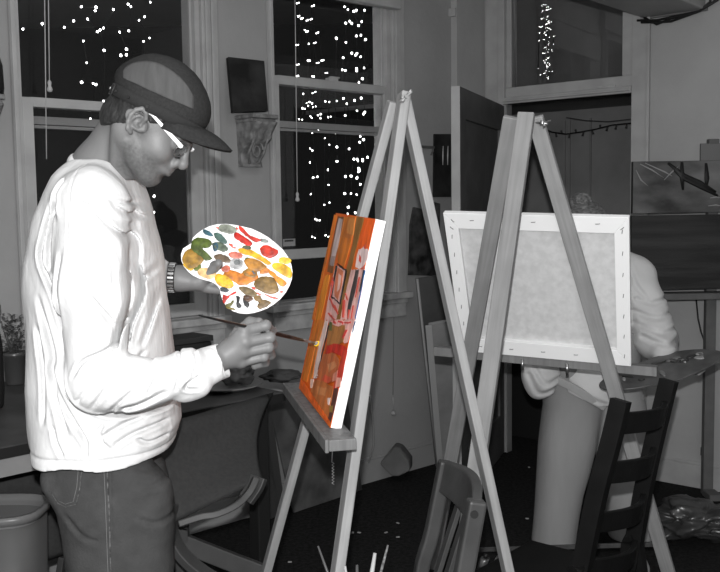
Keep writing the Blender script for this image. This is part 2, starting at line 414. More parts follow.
# ---------------------------------------------------------------- fairy lights outside
bulb_m = mat('lit_bulb', (1, 1, 1), emit=14)
wire_m = mat('light_wire', .01)
def lights(name, label, pts, off, rad, fn, nrm, nw):
    P3 = [fn(x, y, off) for x, y in pts]
    P3 = [p for p in P3]
    t = thing(name, label, 'string light', sum(P3, Vector())/len(P3), None)
    src = None
    cols = {}
    for i, p in enumerate(P3):
        cols.setdefault(round((p.x)/nw), []).append(p)
    wr = MB()
    for c in cols.values():
        c.sort(key=lambda q: -q.z)
        if len(c) > 1: wr.tube([q + V(0, .006, 0) for q in c], .0016, 5)
    obj('wire', wr, wire_m, t)
    for i, p in enumerate(P3):
        r = rad*random.uniform(.75, 1.2)
        if src is None:
            mbb = MB(); mbb.ball((0,0,0), (1, 1, 1.2), 5); me = mbb.mesh('bulb'); me.materials.append(bulb_m)
            src = bpy.data.objects.new('bulb', me)
        o = src if i == 0 else src.copy()
        C.objects.link(o); o.parent = t; o.matrix_parent_inverse = Matrix.Translation(t.location).inverted()
        o.location = p; o.scale = (r, r, r); o.rotation_euler = (random.uniform(-.6,.6), random.uniform(-.9,.9), 0)
fa = lambda x, y, off: PP(x, y, OA+nA*off, nA)
R2 = [(372,30),(387,42),(412,50),(423,46),(460,45),(377,102),(395,94),(404,103),(447,95),(433,112),(424,158),(444,155),(336,168),(378,187),(464,174),(404,234),(426,236),(420,243),(443,250),(366,254),(362,307),(376,310),(425,303),(425,312),(458,299),(450,346),(435,363),(416,373),(383,385),(367,433),(445,432),(416,442),(382,457),(427,488),(461,494),(455,502),(375,508)]
R2 = [(260+x/4.4, y/4.4) for x, y in R2] + [(190+x/3.13, y/3.13) for x, y in [(455,416),(460,460),(498,466),(460,505),(510,403),(525,400),(553,400),(533,427),(543,437),(531,445),(513,498),(523,498),(540,500),(556,492),(529,530),(527,538),(487,552),(503,551),(523,556)]]
R2 += [(260+x/3.6, 160+y/3.6) for x, y in [(352,3),(369,3),(355,30),(358,38),(307,61),(329,58),(348,66),(361,88),(375,112),(305,121),(328,120),(348,125),(318,170),(316,194),(343,190),(362,162)]]
L2 = [(163,14),(170,12),(228,28),(237,24),(167,72),(173,70),(180,83),(187,80),(205,91),(212,88),(222,86),(228,83),(197,132),(203,139),(209,138),(248,147),(256,143),(160,198),(168,197),(214,193),(237,190),(245,187),(210,266),(218,266),(250,278),(258,276),(270,267),(278,265),(162,285),(170,283),(160,335),(168,334),(230,336),(238,337),(288,321),(296,321),(190,413),(231,410),(244,405),(205,453),(218,449),(229,455),(212,465),(233,472),(245,468),(287,446),(305,449),(338,444),(187,477),(197,479),(255,507),(267,502),(222,512),(228,519),(266,520),(300,516),(311,513),(172,525),(186,527)]
L2 = [(260+x/4.4, y/4.4) for x, y in L2] + [(190+x/3.13, y/3.13) for x, y in [(383,416),(402,408),(422,432),(436,453),(376,465),(383,471),(375,508),(432,531),(387,555),(399,553)]]
L2 += [(260+x/3.6, 160+y/3.6) for x, y in [(180,10),(245,36),(190,64),(205,61),(247,90),(183,123),(232,162),(250,153),(198,212),(205,216),(215,217),(188,277),(198,280),(236,271),(246,276)]]
R1 = [(537,8),(458,15),(468,24),(343,26),(340,38),(291,24),(405,34),(313,68),(263,75),(517,60),(497,72),(230,98),(151,85),(82,104),(370,100),(358,107),(348,113),(428,115),(460,110),(535,136),(513,148),(298,147),(452,176),(372,180),(432,198),(452,196),(310,225),(292,294),(333,298),(343,302),(370,362),(377,366),(323,425)]
R1 = [(x/3.575, y/3.575) for x, y in R1] + [(20+x/3.58, 140+y/3.58) for x, y in [(446,221),(480,201),(455,270),(479,259),(483,402)]]
lights('string_light', 'dense strands of big bright fairy-light bulbs hanging in right half of the middle window', R2, -.13, .0048, fa, nA, .04)
lights('string_light', 'small fairy-light bulbs doubled as glazing reflections in left half of the middle window', L2, -.15, .0030, fa, nA, .03)  # the small doubles are glowing beads standing in for double-glazing reflections
lights('string_light', 'scattered fairy-light bulbs hanging outside the left window above the cap', R1, -.13, .0043, fa, nA, .06)
T1 = []
for k in range(90):
    yy = random.uniform(4, 80); T1.append((547 + 7*math.sin(yy*.9)*random.uniform(.2, 1) + random.uniform(-3, 2), yy))
fb = lambda x, y, off: PP(x, y, OB+nB*off, nB)
lights('string_light', 'tiny glowing beads standing for reflected lights in the glass above the doorway', T1, -.12, .0011, fb, nB, .03)  # reflections of string lights in the transom, modelled as glowing beads
# blind cords
cord_m = mat('cord_white', .4)
def cord(win, px, y0, y1, tassel=False):
    pts = [fa(px+(y-y0)*.012, y, .035) for y in (y0, (y0+y1)/2, y1)]
    c_ = obj('blind_cord', MB().tube(pts, .0022, 6), cord_m, win)
    if tassel: obj('tassel', MB().lathe(pts[-1], [(.003, .0), (.008, -.008), (.006, -.022), (.011, -.034), (.009, -.042), (.002, -.045)], 10), cord_m, c_)
cord(win1, 47.3, -95, 80, True); cord(win1, 43.5, -95, 159); cord(win2, 294.5, -40, 192, True)
# ================================================================ FURNITURE AND BACKGROUND THINGS
darkpaint_m = mat('dark_oil_paint', .035, rough=.35, col2=.012, noise_scale=9, noise_amt=.1, bump=.001, bump_scale=40)
dark2_m = mat('dark_oil_paint_mottled', .09, rough=.4, col2=.012, noise_scale=14, noise_amt=.1, bump=.001, bump_scale=40)
plaster_m = mat('carved_plaster', .24, rough=.8, col2=.12, noise_scale=30, noise_amt=.1, bump=.004, bump_scale=45)
edge_m = mat('panel_edge', .30, rough=.7)
# ---- corbel shelves on the wall
def corbel(pxl, pxr, ptop, pbot, label):
    u0, _ = Au(pxl, ptop); u1, _ = Au(pxr, ptop); zt_ = Au((pxl+pxr)/2, ptop, .05)[1]; zb_ = Au((pxl+pxr)/2, pbot, .03)[1]
    um = (u0+u1)/2; hw = (u1-u0)/2*.80
    t = thing('corbel_shelf', label, 'shelf', AP(um, zb_))
    mb = MB(); abox(mb, um-hw*1.15, um+hw*1.2, zt_-.018, zt_, .001, .14); abox(mb, um-hw*1.08, um+hw*1.12, zt_-.034, zt_-.018, .001, .125)
    obj('shelf_top', mb, plaster_m, t, bevel=.004)
    # scrolled bracket: side profile swept across the wall
    H = zt_-.034-zb_; prof = []
    for k in range(15):
        f = k/14; d = .125*(1-f)**1.4 + .028 + .022*math.sin(f*math.pi*2.2)*(f > .3)
        prof.append((d, zt_-.034-H*f))
    mb = MB()
    nseg = 10; rings = []
    for j in range(nseg+1):
        g = -1+2*j/nseg; rr = []
        fl = 1+.05*math.cos(g*math.pi*3)
        rr.append(AP(um+g*hw, zt_-.034, .001))
        for k, (d, z) in enumerate(prof): rr.append(AP(um+g*hw*(1-.12*(k/14)**2), z, d*fl))
        rr.append(AP(um+g*hw*.88, zb_, .001))
        rings.append(rr)
    mb.loft(rings, True)
    b = obj('bracket', mb, plaster_m, t)
    mb = MB(); pts = []
    for k in range(40):
        a = k/39*math.pi*3.2; r_ = .034*(1-k/52)
        pts.append(AP(um+r_*math.cos(a)*.9, zb_+H*.38+r_*math.sin(a)*1.3, .075-.012*k/39))
    mb.tube(pts, .005, 6)
    for s_ in (-1, 1):
        mb.tube([AP(um+s_*hw*.8, zt_-.05, .125), AP(um+s_*hw*.62, zt_-.05-H*.3, .10), AP(um+s_*hw*.7, zb_+H*.3, .062), AP(um+s_*hw*.4, zb_+.015, .045)], .006, 6)
    obj('scroll_relief', mb, plaster_m, t)
    return zt_, um
zt1, um1 = corbel(233, 260, 115, 167, 'carved plaster corbel shelf on the wall between the two windows')
# small dark canvas leaning on it
def leaning(name, label, cat, bl, br, tr_, tl_, off, th, m, em, top_off=None, strokes=None, grp=None):
    # panel on wall A: corners given in the photo, tilted a little off the wall
    P = [PP(x, y, OA+nA*o, nA) for (x, y), o in ((bl, off), (br, off), (tr_, top_off if top_off is not None else off), (tl_, top_off if top_off is not None else off))]
    n = (P[1]-P[0]).cross(P[3]-P[0]).normalized()
    if n.dot(nA) < 0: n = -n
    t = thing(name, label, cat, (P[0]+P[1])/2, grp)
    obj('panel_body', MB().prism(P, -n*th), em, t, bevel=.002)
    obj('painted_face', MB().prism([p + n*.0002 for p in P], n*.0015), m, t)
    return t, P, n
leaning('small_painting', 'small dark abstract painting standing on the corbel shelf between the windows', 'painting', (233, 112), (268, 111), (264, 61), (228, 57), .09, .018, darkpaint_m, blk_m, .04)
corbel(-40, -10, 95, 150, 'carved plaster corbel shelf at the far left edge of the wall')
p = AP(Au(-10, 80)[0]-.02, zt1)
ztl = Au(-10, 95, .05)[1]
tag(obj('bottle', MB().lathe(AP(Au(-8, 92, .07)[0], ztl+.001, .08), [(.0, 0), (.035, 0), (.038, .02), (.036, .1), (.022, .15), (.013, .2), (.012, .25), (.015, .255), (.015, .27), (0, .27)], 20, False), blk_m), 'black bottle on the corbel shelf at the far left edge', 'bottle')
# ---- things on wall A, right part
t, P, n = leaning('narrow_painting', 'narrow tall dark painting with two pale strokes hung left of the door edge', 'painting', (433.7, 197), (450.8, 197), (450.8, 134), (434.5, 134), .012, .01, darkpaint_m, blk_m)
mb = MB()
for x in (443.2, 448):
    a = PP(x, 146, P[0]+n*.003, n); b = PP(x-.3, 165, P[0]+n*.003, n); mb.tube([a, a.lerp(b, .5), b], [.003, .006, .003], 6, flat=.3)
obj('pale_strokes', mb, mat('pale_paint', .5), t)
for b_ in ():
    pass
mb = MB()
poly = [(407.5, 275), (438, 276), (438.8, 203.5), (430, 201.5), (421, 209), (412.5, 207), (409, 225), (408.5, 250)]
mb.prism([PP(x, y, OA+nA*.002, nA) for x, y in poly], nA*.012)
tag(obj('wall_painting', mb, dark2_m, bevel=.002), 'mottled dark painting with an uneven top edge under the T-square', 'painting')
t = thing('t_square', 'pale T-square hanging upside down on the wall beside the narrow painting', 'T-square', AP(*Au(423, 184)))
mb = MB(); mb.obox(PP(414, 148, OA+nA*.004, nA), dA*(Au(433, 148)[0]-Au(414, 148)[0]), nA*.012, ZU*.014); mb.tube([PP(432, 146, OA+nA*.01, nA), PP(433, 151, OA+nA*.01, nA), PP(431, 155, OA+nA*.01, nA)], .006, 6)
obj('head', mb, mat('dull_steel', .10, rough=.4), t, bevel=.002)
mb = MB(); p0 = PP(421.2, 148, OA+nA*.016, nA); p1 = PP(422.6, 183, OA+nA*.016, nA)
mb.bar(p0, p1, .014, .004, dA); mb.obox(p1, dA*.025, nA*.004, ZU*.006); obj('blade', mb, mat('pale_steel', .55, rough=.4), t)
# leaning panels in the corner
def stand_panel(name, label, cat, bl, br, tl_, tr_, Yb, Yt, th, m, em, back=V(0,0,0)):
    zb_ = 0.0
    A_, B_ = PZ(*bl, .004), PZ(*br, .004)
    C_, D_ = PY(*tr_, Yt[1]), PY(*tl_, Yt[0])
    n = (B_-A_).cross(D_-A_).normalized()
    if n.dot(CAM-A_) < 0: n = -n
    t = thing(name, label, cat, (A_+B_)/2)
    obj('board', MB().prism([A_, B_, C_, D_], -n*th), m, t, bevel=.002)
    return t, [A_, B_, C_, D_], n
pane_m = mat('grey_board', .10, rough=.6, noise_amt=.2, noise_scale=6)
pane2_m = mat('primed_board', .26, rough=.7, noise_amt=.15, noise_scale=8)
t, P, n = stand_panel('leaning_panel', 'tall dark grey panel with a pale left edge leaning in the corner', 'panel', (437, 467), (457, 463), (416.8, 279), (447, 274), None, (4.72, 4.86), .015, pane_m, edge_m)
mb = MB(); mb.tube([P[0]+n*.004, P[3]+n*.004], .007, 6); obj('pale_edge', mb, edge_m, t)
for f in (.3, .62):
    pass
t, P, n = stand_panel('stretched_canvas', 'pale canvas panel leaning before the tall dark panel behind the easel leg', 'canvas', (441, 472), (466, 472), (428.5, 325), (450, 321), None, (4.50, 4.5), .02, pane2_m, edge_m)
mb = MB(); mb.bar(P[0]+n*.006, P[3]+n*.006, .03, .008, P[1]-P[0]); obj('pale_edge', mb, mat('canvas_edge', .36), t)
t, P, n = stand_panel('painted_board', 'marbled grey board leaning on the wall under the middle window', 'board', (294, 513), (362.5, 490), (268, 398), (345, 385), None, (4.12, 4.5), .012, mat('marbled_board', .12, rough=.5, col2=.05, noise_amt=.1, noise_scale=7, detail=8), edge_m)
t, P, n = stand_panel('dark_board', 'plain dark grey board leaning on the wall beside the marbled board', 'board', (255, 526), (286, 513), (248, 405), (270, 398), None, (3.9, 4.1), .012, mat('dark_board', .05, rough=.6), edge_m)
# dark triangular thing on the floor
c_ = PZ(395, 481, .0); c_.y -= .06
mb = MB(); yb = c_.y
pts = [(379, 456), (394, 438.5), (401, 441), (410, 452), (410, 462), (399, 467.5), (392, 468)]
P_ = [PY(x, y, yb+.02*(i % 2)) for i, (x, y) in enumerate(pts)]
for q in P_: q.z = max(q.z-.05, .003)
mb.prism([q + V(0, (q.z)*.25, 0) for q in P_], V(.02, .09, 0))
tag(obj('cloth_pouch', mb, mat('pouch_grey', .10, noise_amt=.2, noise_scale=10), bevel=.012), 'small grey triangular pouch slumped on the floor against the wall', 'pouch')
# cable hoop on floor by wall and the hanging cord up the wall
cp = [(370, 395), (373, 420), (374, 445), (369, 462)]
w_ = [PP(x, y, OA+nA*.024, nA) for x, y in cp] + [PZ(x, y, .008) for x, y in ((362, 470), (372, 468), (377, 462), (374, 457))]
tag(obj('floor_cable', MB().tube(w_, .005, 6), mat('cable_grey', .2)), 'thin grey cable running down the wall and curling on the floor left of the pouch', 'cable')
w_ = [PP(x, y, OA+nA*.012, nA) for x, y in ((394, 303), (393.5, 350), (393, 395))]
t = thing('pull_cord', 'thin pull cord with a small pale bead hanging low on the wall above the pouch', 'cord', w_[-1])
obj('cord', MB().tube(w_, .0015, 5), mat('cord_dark', .12), t)
mb = MB(); mb.tube([PP(393, 397, OA+nA*.012, nA), PP(393.5, 409, OA+nA*.012, nA)], .003, 6); mb.ball(PP(393.6, 413, OA+nA*.016, nA), .014, 5); obj('bead', mb, edge_m, t)
# ---- work table along the window wall
TZ = .80
te0 = PZ(0, 448, TZ); te1 = PZ(285, 392, TZ); td = (te1-te0); td.z = 0; td.normalize(); tn = V(-td.y, td.x, 0)
a_ = te0 - td*.75; Lt = (te1-a_).length
dep_ = 0.98
# keep the back edge clear of the wall
for k in range(40):
    ok = min((a_ + tn*dep_ - OA).dot(nA), (a_+td*Lt + tn*dep_ - OA).dot(nA)) > .075
    if ok: break
    dep_ -= .02
t = thing('work_table', 'long dark-topped work table along the windows behind the man', 'table', (a_.x, a_.y, 0))
top_m = mat('table_top_dark', .055, rough=.45, noise_amt=.3, noise_scale=12)
def tz(z): return V(0, 0, z)
def T_(a, b, z): return V(a_.x, a_.y, 0) + td*a + tn*b + V(0, 0, z)
obj('table_top', MB().obox(T_(0, 0, TZ-.028), td*Lt, tn*dep_, tz(.028)), top_m, t, bevel=.003)
obj('edge_band', MB().obox(T_(0, -.003, TZ-.03), td*Lt, tn*.003, tz(.028)), blk_m, t)
ap_m = mat('table_apron', .22, rough=.5, noise_amt=.1, noise_scale=9)
obj('apron', MB().obox(T_(.03, .02, TZ-.085), td*(Lt-.5), tn*.02, tz(.056)), ap_m, t)
for a in (.05, Lt-.10):
    for b in (.03, dep_-.08): obj('leg', MB().obox(T_(a, b, 0), td*.05, tn*.05, tz(TZ-.028)), blk_m, t, bevel=.003)
# potted plant
pp = PZ(15.5, 384, TZ); 
t = thing('potted_plant', 'small bushy plant in a dull metal pot at the back of the table', 'potted plant', pp)
pr = 11.5/950*pp.y; ph = 33/950*pp.y
obj('pot', MB().lathe(pp, [(0, .001), (pr*.78, .001), (pr*.82, .004), (pr*.96, ph*.86), (pr*1.06, ph*.88), (pr*1.08, ph), (pr*.95, ph), (pr*.9, ph*.85), (0, ph*.85)], 24, False), mat('pot_metal', .10, rough=.3, metal=.5), t)
mb = MB(); rng = random.Random(3)
for k in range(230):
    a = rng.uniform(0, 6.28); r_ = pr*rng.uniform(.0, 1.3); h_ = ph*rng.uniform(.9, 2.15); c = pp + V(r_*math.cos(a), r_*math.sin(a), h_)
    d = V(math.cos(a+rng.uniform(-1, 1)), math.sin(a+rng.uniform(-1, 1)), rng.uniform(-.3, .8)).normalized(); s_ = d.cross(V(0, 0, 1)).normalized(); u = s_.cross(d)
    L_ = pr*rng.uniform(.25, .48)
    mb.faces([c-d*L_, c+s_*L_*.4+u*.002, c+d*L_, c-s_*L_*.4+u*.002, c+u*L_*.15], [(0,1,4),(1,2,4),(2,3,4),(3,0,4)])
obj('leaves', mb, mat('leaf_grey', .10, rough=.4, noise_amt=.3), t)
mb = MB()
for k in range(9):
    a = k*.7; mb.tube([pp+V(.2*pr*math.cos(a), .2*pr*math.sin(a), ph*.8), pp+V(.7*pr*math.cos(a), .7*pr*math.sin(a), ph*1.6)], .002, 5)
obj('stem', mb, mat('stem_grey', .06), t)
# black vase at far left
pv = PZ(-6, 408, TZ)
tag(obj('black_vase', MB().lathe(pv, [(0, .001), (.026, .001), (.03, .01), (.034, .06), (.034, .20), (.028, .24), (.012, .26), (.012, .275), (.03, .29), (.034, .32), (.024, .345), (0, .35)], 24, False), blk_m), 'glossy black vase with a round stopper at the left end of the table', 'vase')
# dark box + plate with crumpled rag
pb = PZ(192, 372, TZ)
t = thing('paint_box', 'dark wooden box standing on the table behind the right hand', 'box', pb)
obj('box_body', MB().obox(pb - td*.115 - tn*.0 + tz(.001), td*.21, tn*.12, tz(.105)), mat('box_dark', .02, rough=.5), t, bevel=.004)
obj('lid', MB().obox(pb - td*.12 - tn*.005 + tz(.108), td*.22, tn*.13, tz(.022)), mat('box_lid', .03, rough=.45), t, bevel=.003)
pq = PZ(226, 389, TZ); rp_ = .125
t = thing('plate', 'shallow grey plate under the right hand on the work table', 'plate', pq)
obj('dish', MB().lathe(pq, [(0, .001), (rp_*.6, .001), (rp_*.66, .004), (rp_*.97, .016), (rp_, .019), (rp_*.95, .019), (rp_*.62, .009), (0, .008)], 40, False), mat('plate_grey', .17, rough=.35), t)
def crumple(name, c, rad, seed, m, label, cat, amp=.35, freq=14, res=4, flat=.0):
    bm = bmesh.new(); bmesh.ops.create_icosphere(bm, subdivisions=res, radius=1)
    for v in bm.verts:
        d = v.co.normalized(); q = noise.noise(d*1.7+V(seed, 0, 0))*.5 + noise.ridged_multi_fractal(d*2.2+V(0, seed, 0), .9, 2.2, 4, 1, 2)*.22 - .3
        s_ = 1+amp*q; v.co = V(d.x*rad[0]*s_, d.y*rad[1]*s_, d.z*rad[2]*s_)
    zm = min(v.co.z for v in bm.verts)
    for v in bm.verts:
        v.co.z -= zm
        if v.co.z < rad[2]*.25: v.co.z *= .3
        v.co += Vector(c) + V(0, 0, .002)
    for f in bm.faces: f.smooth = True
    me = bpy.data.meshes.new(name); bm.to_mesh(me); bm.free()
    return tag(link_mesh(name, me, m), label, cat)
rag_m = mat('rag', .13, rough=.9, noise_amt=.5, noise_scale=25)
crumple('crumpled_rag', pq + V(.035, .0, .012), (.062, .05, .038), 3.1, rag_m, 'crumpled grey rag lying on the plate below the right hand', 'rag', .7)
crumple('paint_rag', PZ(280, 389, TZ) + V(-.0, .12, 0), (.07, .05, .02), 5.1, mat('rag_dark', .035, rough=.9), 'dark rag heaped on the right end of the work table', 'rag', .7)
# ---- upholstered lounge chairs: padded back on bentwood runners
pad_m = mat('grey_upholstery', .036, rough=.85, spec=.2, noise_amt=.12, noise_scale=90, bump=.0006, bump_scale=220)
bent_m = mat('bentwood_dark', .045, rough=.5, noise_amt=.2, noise_scale=10)
def lounge(label, TL, TR, BR, BL, th, runners, bracket=True):
    n = (TR-TL).cross(BL-TL).normalized()
    if n.dot(CAM-TL) < 0: n = -n
    base = (BL+BR)/2; base = V(base.x, base.y, 0)
    t = thing('lounge_chair', label, 'chair', base, 'grey lounge chairs pulled up to the work table')
    # rounded pad made from a bulged grid
    nu, nv = 14, 12; front = []; back = []
    for j in range(nv+1):
        for i in range(nu+1):
            u, v = i/nu, j/nv
            p = TL.lerp(TR, u).lerp(BL.lerp(BR, u), v)
            e = min(1, 5*min(u, 1-u, v, 1-v)+.0); e = math.sqrt(max(0, 1-(1-e)**2))
            sag = n*(-.035*math.sin(math.pi*v) )
            front.append(p + n*(th/2*e) + sag); back.append(p - n*(th/2*e) + sag)
    N = nu+1; vs = front + back; o = len(front); fs = []
    for j in range(nv):
        for i in range(nu):
            a = j*N+i; fs.append((a, a+1, a+N+1, a+N)); fs.append((o+a, o+a+N, o+a+N+1, o+a+1))
    bd = [i for i in range(N)] + [j*N+nu for j in range(1, nv+1)] + [nv*N+i for i in range(nu-1, -1, -1)] + [j*N for j in range(nv-1, 0, -1)]
    for k in range(len(bd)):
        a, b = bd[k], bd[(k+1) % len(bd)]; fs.append((a, o+a, o+b, b))
    mb = MB(); mb.faces(vs, fs, True); obj('back_pad', mb, pad_m, t)
    for nm, pts, w_, t_h, sd in runners:
        mb = MB(); pts = [Vector(p) for p in pts]
        # smooth the bent strip
        sm = []
        for k in range(len(pts)-1):
            p0 = pts[max(k-1, 0)]; p1 = pts[k]; p2 = pts[k+1]; p3 = pts[min(k+2, len(pts)-1)]
            for f in range(6):
                s_ = f/6; sm.append(.5*((2*p1)+(p2-p0)*s_+(2*p0-5*p1+4*p2-p3)*s_*s_+(3*p1-p0-3*p2+p3)*s_**3))
        sm.append(pts[-1]); rings = []
        for k, q in enumerate(sm):
            d = (sm[min(k+1, len(sm)-1)]-sm[max(k-1, 0)]).normalized(); s_ = (Vector(sd)-d*Vector(sd).dot(d)).normalized(); y = d.cross(s_)
            rings.append([q+s_*w_/2+y*t_h/2, q-s_*w_/2+y*t_h/2, q-s_*w_/2-y*t_h/2, q+s_*w_/2-y*t_h/2])
        mb.loft(rings, True, smooth=False); obj(nm, mb, bent_m, t, bevel=.003)
    return t, n
g = lambda x, y, Y: PY(x, y, Y)
TRp = g(274, 392, 2.98); BRp = g(262, 479, 2.552); BLp = g(163, 531, 2.446); TLp = g(166, 423, 2.534)
ex = (TLp-TRp)*.55
side = (TRp-TLp).normalized()
t, n = lounge('grey upholstered lounge chair with a curved wooden bracket right behind the man', TLp+ex*.4, TRp, BRp, BLp+ex*.4, .05,
    [('arm_bracket', [g(256, 478, 2.482), g(249, 492, 2.464), g(236, 505, 2.455), g(217, 514, 2.446), g(200, 517, 2.438), g(178, 524, 2.420)], .03, .018, V(.3, -.9, .3)),
     ('front_upright', [g(259, 477, 2.499), g(255, 487, 2.490), g(246, 500, 2.482)], .045, .02, V(.8, 0, .6)),
     ('runner', [g(172, 505, 2.411), g(171, 530, 2.402), g(181, 553, 2.394), g(206, 575, 2.376), g(250, 598, 2.341), g(296, 616, 2.288)], .045, .022, V(.2, .95, .1)),
     ('crossbar', [g(184, 543, 2.640), g(222, 558, 2.622), g(264, 574, 2.596)], .05, .03, V(0, .2, 1)),
     ('leg', [g(181, 527, 2.640), g(182, 545, 2.640), V(*(g(183, 560, 2.640).xy), .0)], .04, .03, V(1, 0, 0))])
t, n = lounge('grey upholstered lounge chair mostly hidden under the left end of the table', g(-30, 480, 2.75), g(62, 466, 2.88), g(66, 555, 2.86), g(-26, 585, 2.72), .05,
    [('runner', [g(64, 556, 2.86), g(58, 590, 2.85), V(g(40, 600, 2.80).x, 2.80, .02), V(g(-40, 600, 2.66).x, 2.66, .02)], .04, .02, V(.2, .95, .1)),
     ('leg', [g(0, 560, 2.8), V(g(0, 600, 2.8).x, 2.8, 0)], .04, .03, V(1, 0, 0))])
crumple('crumpled_bag', PZ(54, 612, 0)+V(0, .3, 0), (.07, .07, .13), 8.3, mat('bag_grey', .2, rough=.4), 'crumpled pale paper bag on the floor right of the waste bin', 'bag', .6)
# ---- waste bin
bc = PY(-7, 506, 2.42); br = 54/950*2.42; bz = bc.z
t = thing('waste_bin', 'tall grey plastic waste bin at the lower left beside the man', 'bin', (bc.x, bc.y, 0))
bin_m = mat('bin_plastic', .075, rough=.45, noise_amt=.08, noise_scale=8)
def sq(r_, z, n_=40): 
    out = []
    for k in range(n_):
        a = 2*math.pi*k/n_; c, s_ = math.cos(a), math.sin(a); q = (abs(c)**3.0+abs(s_)**3.0)**(-1/3.0); out.append(V(bc.x+r_*c*q, bc.y+r_*.8*s_*q, z))
    return out
mb = MB(); mb.loft([sq(.02, .003), sq(br*.78, .002), sq(br*.80, .01), sq(br*.94, bz-.03), sq(br*.90, bz-.03), sq(br*.76, .02), sq(.02, .02)], True)
obj('bin_body', mb, bin_m, t)
mb = MB(); mb.loft([sq(br*.93, bz-.024), sq(br*.985, bz-.022), sq(br*1.015, bz-.010), sq(br*1.0, bz), sq(br*.93, bz), sq(br*.91, bz-.02), sq(br*.92, bz-.034)], False); obj('rim', mb, mat('bin_rim', .12, rough=.35), t)
# ---- big landscapes on the right with their stand
YR_ = 4.42
def frontal(name, label, x0, x1, y0, y1, Y, th, m):
    a = PY(x0, y1, Y); b = PY(x1, y0, Y); t = thing(name, label, 'painting', V((a.x+b.x)/2, Y, a.z))
    obj('canvas_body', MB().box((a.x, Y, a.z), (b.x, Y+th, b.z)), mat('cv_'+name, .04), t, bevel=.002)
    obj('painted_face', MB().box((a.x+.001, Y-.0015, a.z+.001), (b.x-.001, Y, b.z-.001)), m, t)
    return t, a, b
land_m = mat('landscape_paint', .16, rough=.4, col2=.025, noise_amt=.1, noise_scale=3.2, stretch=(1, 1, 2), bump=.001, bump_scale=30, detail=7)
dark3_m = mat('dark_canvas_paint', .035, rough=.4, col2=.015, noise_amt=.1, noise_scale=2.2, stretch=(1, 1, 12), bump=.001, bump_scale=30)
t, a, b = frontal('landscape_painting', 'dark moody landscape painting with pale diagonal streaks, upper of two on right', 632.5, 742, 160, 213.5, YR_, .03, land_m)
def strokes(t, nm, m, segs, Y, r=.006):
    for s_ in segs:
        pts = [PY(x, y, Y) for x, y in s_]; obj(nm, MB().tube(pts, [r*.5]+[r]*(len(pts)-2)+[r*.4], 6, flat=.25, up=V(0, 0, 1)), m, t)
strokes(t, 'pale_streak', mat('streak_pale', .26, rough=.5), [[(640, 164), (652, 170), (664, 178)], [(645, 163), (665, 172), (672, 176)], [(636, 170), (641, 180), (648, 186)], [(664, 180), (672, 172), (679, 166)], [(710, 198), (716, 197), (722, 198)], [(708, 206), (716, 205), (722, 206)]], YR_-.003, .0035)
strokes(t, 'dark_streak', mat('streak_dark', .012, rough=.5), [[(668, 163), (684, 176), (700, 183), (716, 192)], [(674, 170), (684, 178), (702, 187), (718, 196)], [(682, 162), (682, 176), (683, 190)], [(706, 163), (707, 178), (706, 190)]], YR_-.003, .012)
t, a2, b2 = frontal('dark_painting', 'wide nearly black painting below the landscape on the right', 631, 742, 214, 290, YR_-.03, .03, dark3_m)
ledge0 = PY(628, 291, YR_); 
t = thing('painting_stand', 'grey wall stand with a ledge carrying the two dark paintings', 'easel', V(PY(711, 492, 4.5).x, 4.5, 0))
st_m = mat('stand_grey', .11, rough=.6, noise_amt=.15, noise_scale=15)
lz = PY(690, 291, YR_).z-.006
obj('ledge', MB().box((PY(630, 291, YR_).x, YR_-.06, lz-.03), (PY(742, 291, YR_).x, YR_+.05, lz)), st_m, t, bevel=.003)
xq = PY(711, 300, YR_+.06).x
obj('post', MB().box((xq-.024, YR_+.051, 0), (xq+.024, YR_+.09, 1.70)), st_m, t, bevel=.003)
obj('foot', MB().box((xq-.03, YR_-.05, 0), (xq+.03, YR_+.05, .03)), st_m, t, bevel=.003)
t, a3, b3 = frontal('grey_card', 'small light grey card propped behind the top of the landscape painting', 700, 738, 143, 175, YR_+.036, .01, mat('card_grey', .14, rough=.7))
# hanging cable
w_ = [BP(Bu(x, y, .02)[0], Bu(x, y, .02)[1], .02) for x, y in ((696, 297), (698, 318), (701, 332), (706, 345), (716, 352))]
tag(obj('wall_cable', MB().tube(w_, .004, 6), blk_m), 'dark cable drooping on the wall below the paintings', 'cable')
u, z = Bu(703, 451)
t = thing('wall_outlet', 'small pale outlet plate low on the right wall beside the stand', 'outlet', BP(u, z)); mb = MB(); bbox(mb, u-.02, u+.02, z-.035, z+.035, .001, .006); obj('plate', mb, trim_m, t, bevel=.002); mb = MB(); bbox(mb, u-.008, u+.008, z-.02, z+.02, .006, .012); obj('socket', mb, blk_m, t)
# plastic bag
crumple('plastic_bag', PZ(698, 545, 0)+V(.02, .05, 0), (.20, .15, .075), 1.7, mat('bag_plastic', .045, rough=.3, spec=.6), 'crumpled translucent plastic bag on the floor at the lower right', 'bag', 1.0, res=5)

# pale scraps on the carpet
scr_m = mat('scrap_pale', .35, rough=.8)
for k, (x, y) in enumerate(((290, 562.5), (353, 533), (359, 533), (386, 533), (398, 523.6), (398, 537.5), (529, 467.6), (527, 519))):
    c = PZ(x, y, 0); a = k*1.3; d1 = V(math.cos(a), math.sin(a), 0)*.008; d2 = V(-math.sin(a), math.cos(a), 0)*.005
    tag(obj('paper_scrap', MB().prism([c-d1-d2+tz(.001), c+d1-d2*.5+tz(.001), c+d1*.7+d2+tz(.001), c-d1+d2*.8+tz(.001)], V(0, 0, .003)), scr_m), 'tiny pale scrap lying on the dark carpet', 'scrap', 'paper scraps on the carpet')
P3 = [PP(x, y, OA+nA*.03, nA) for x, y in ((372.5, 330), (372, 355.6), (369.5, 372), (367.5, 390))]
t = thing('string_light', 'three loose bulbs on a dark wire hanging on the wall right of the orange painting', 'string light', P3[0])
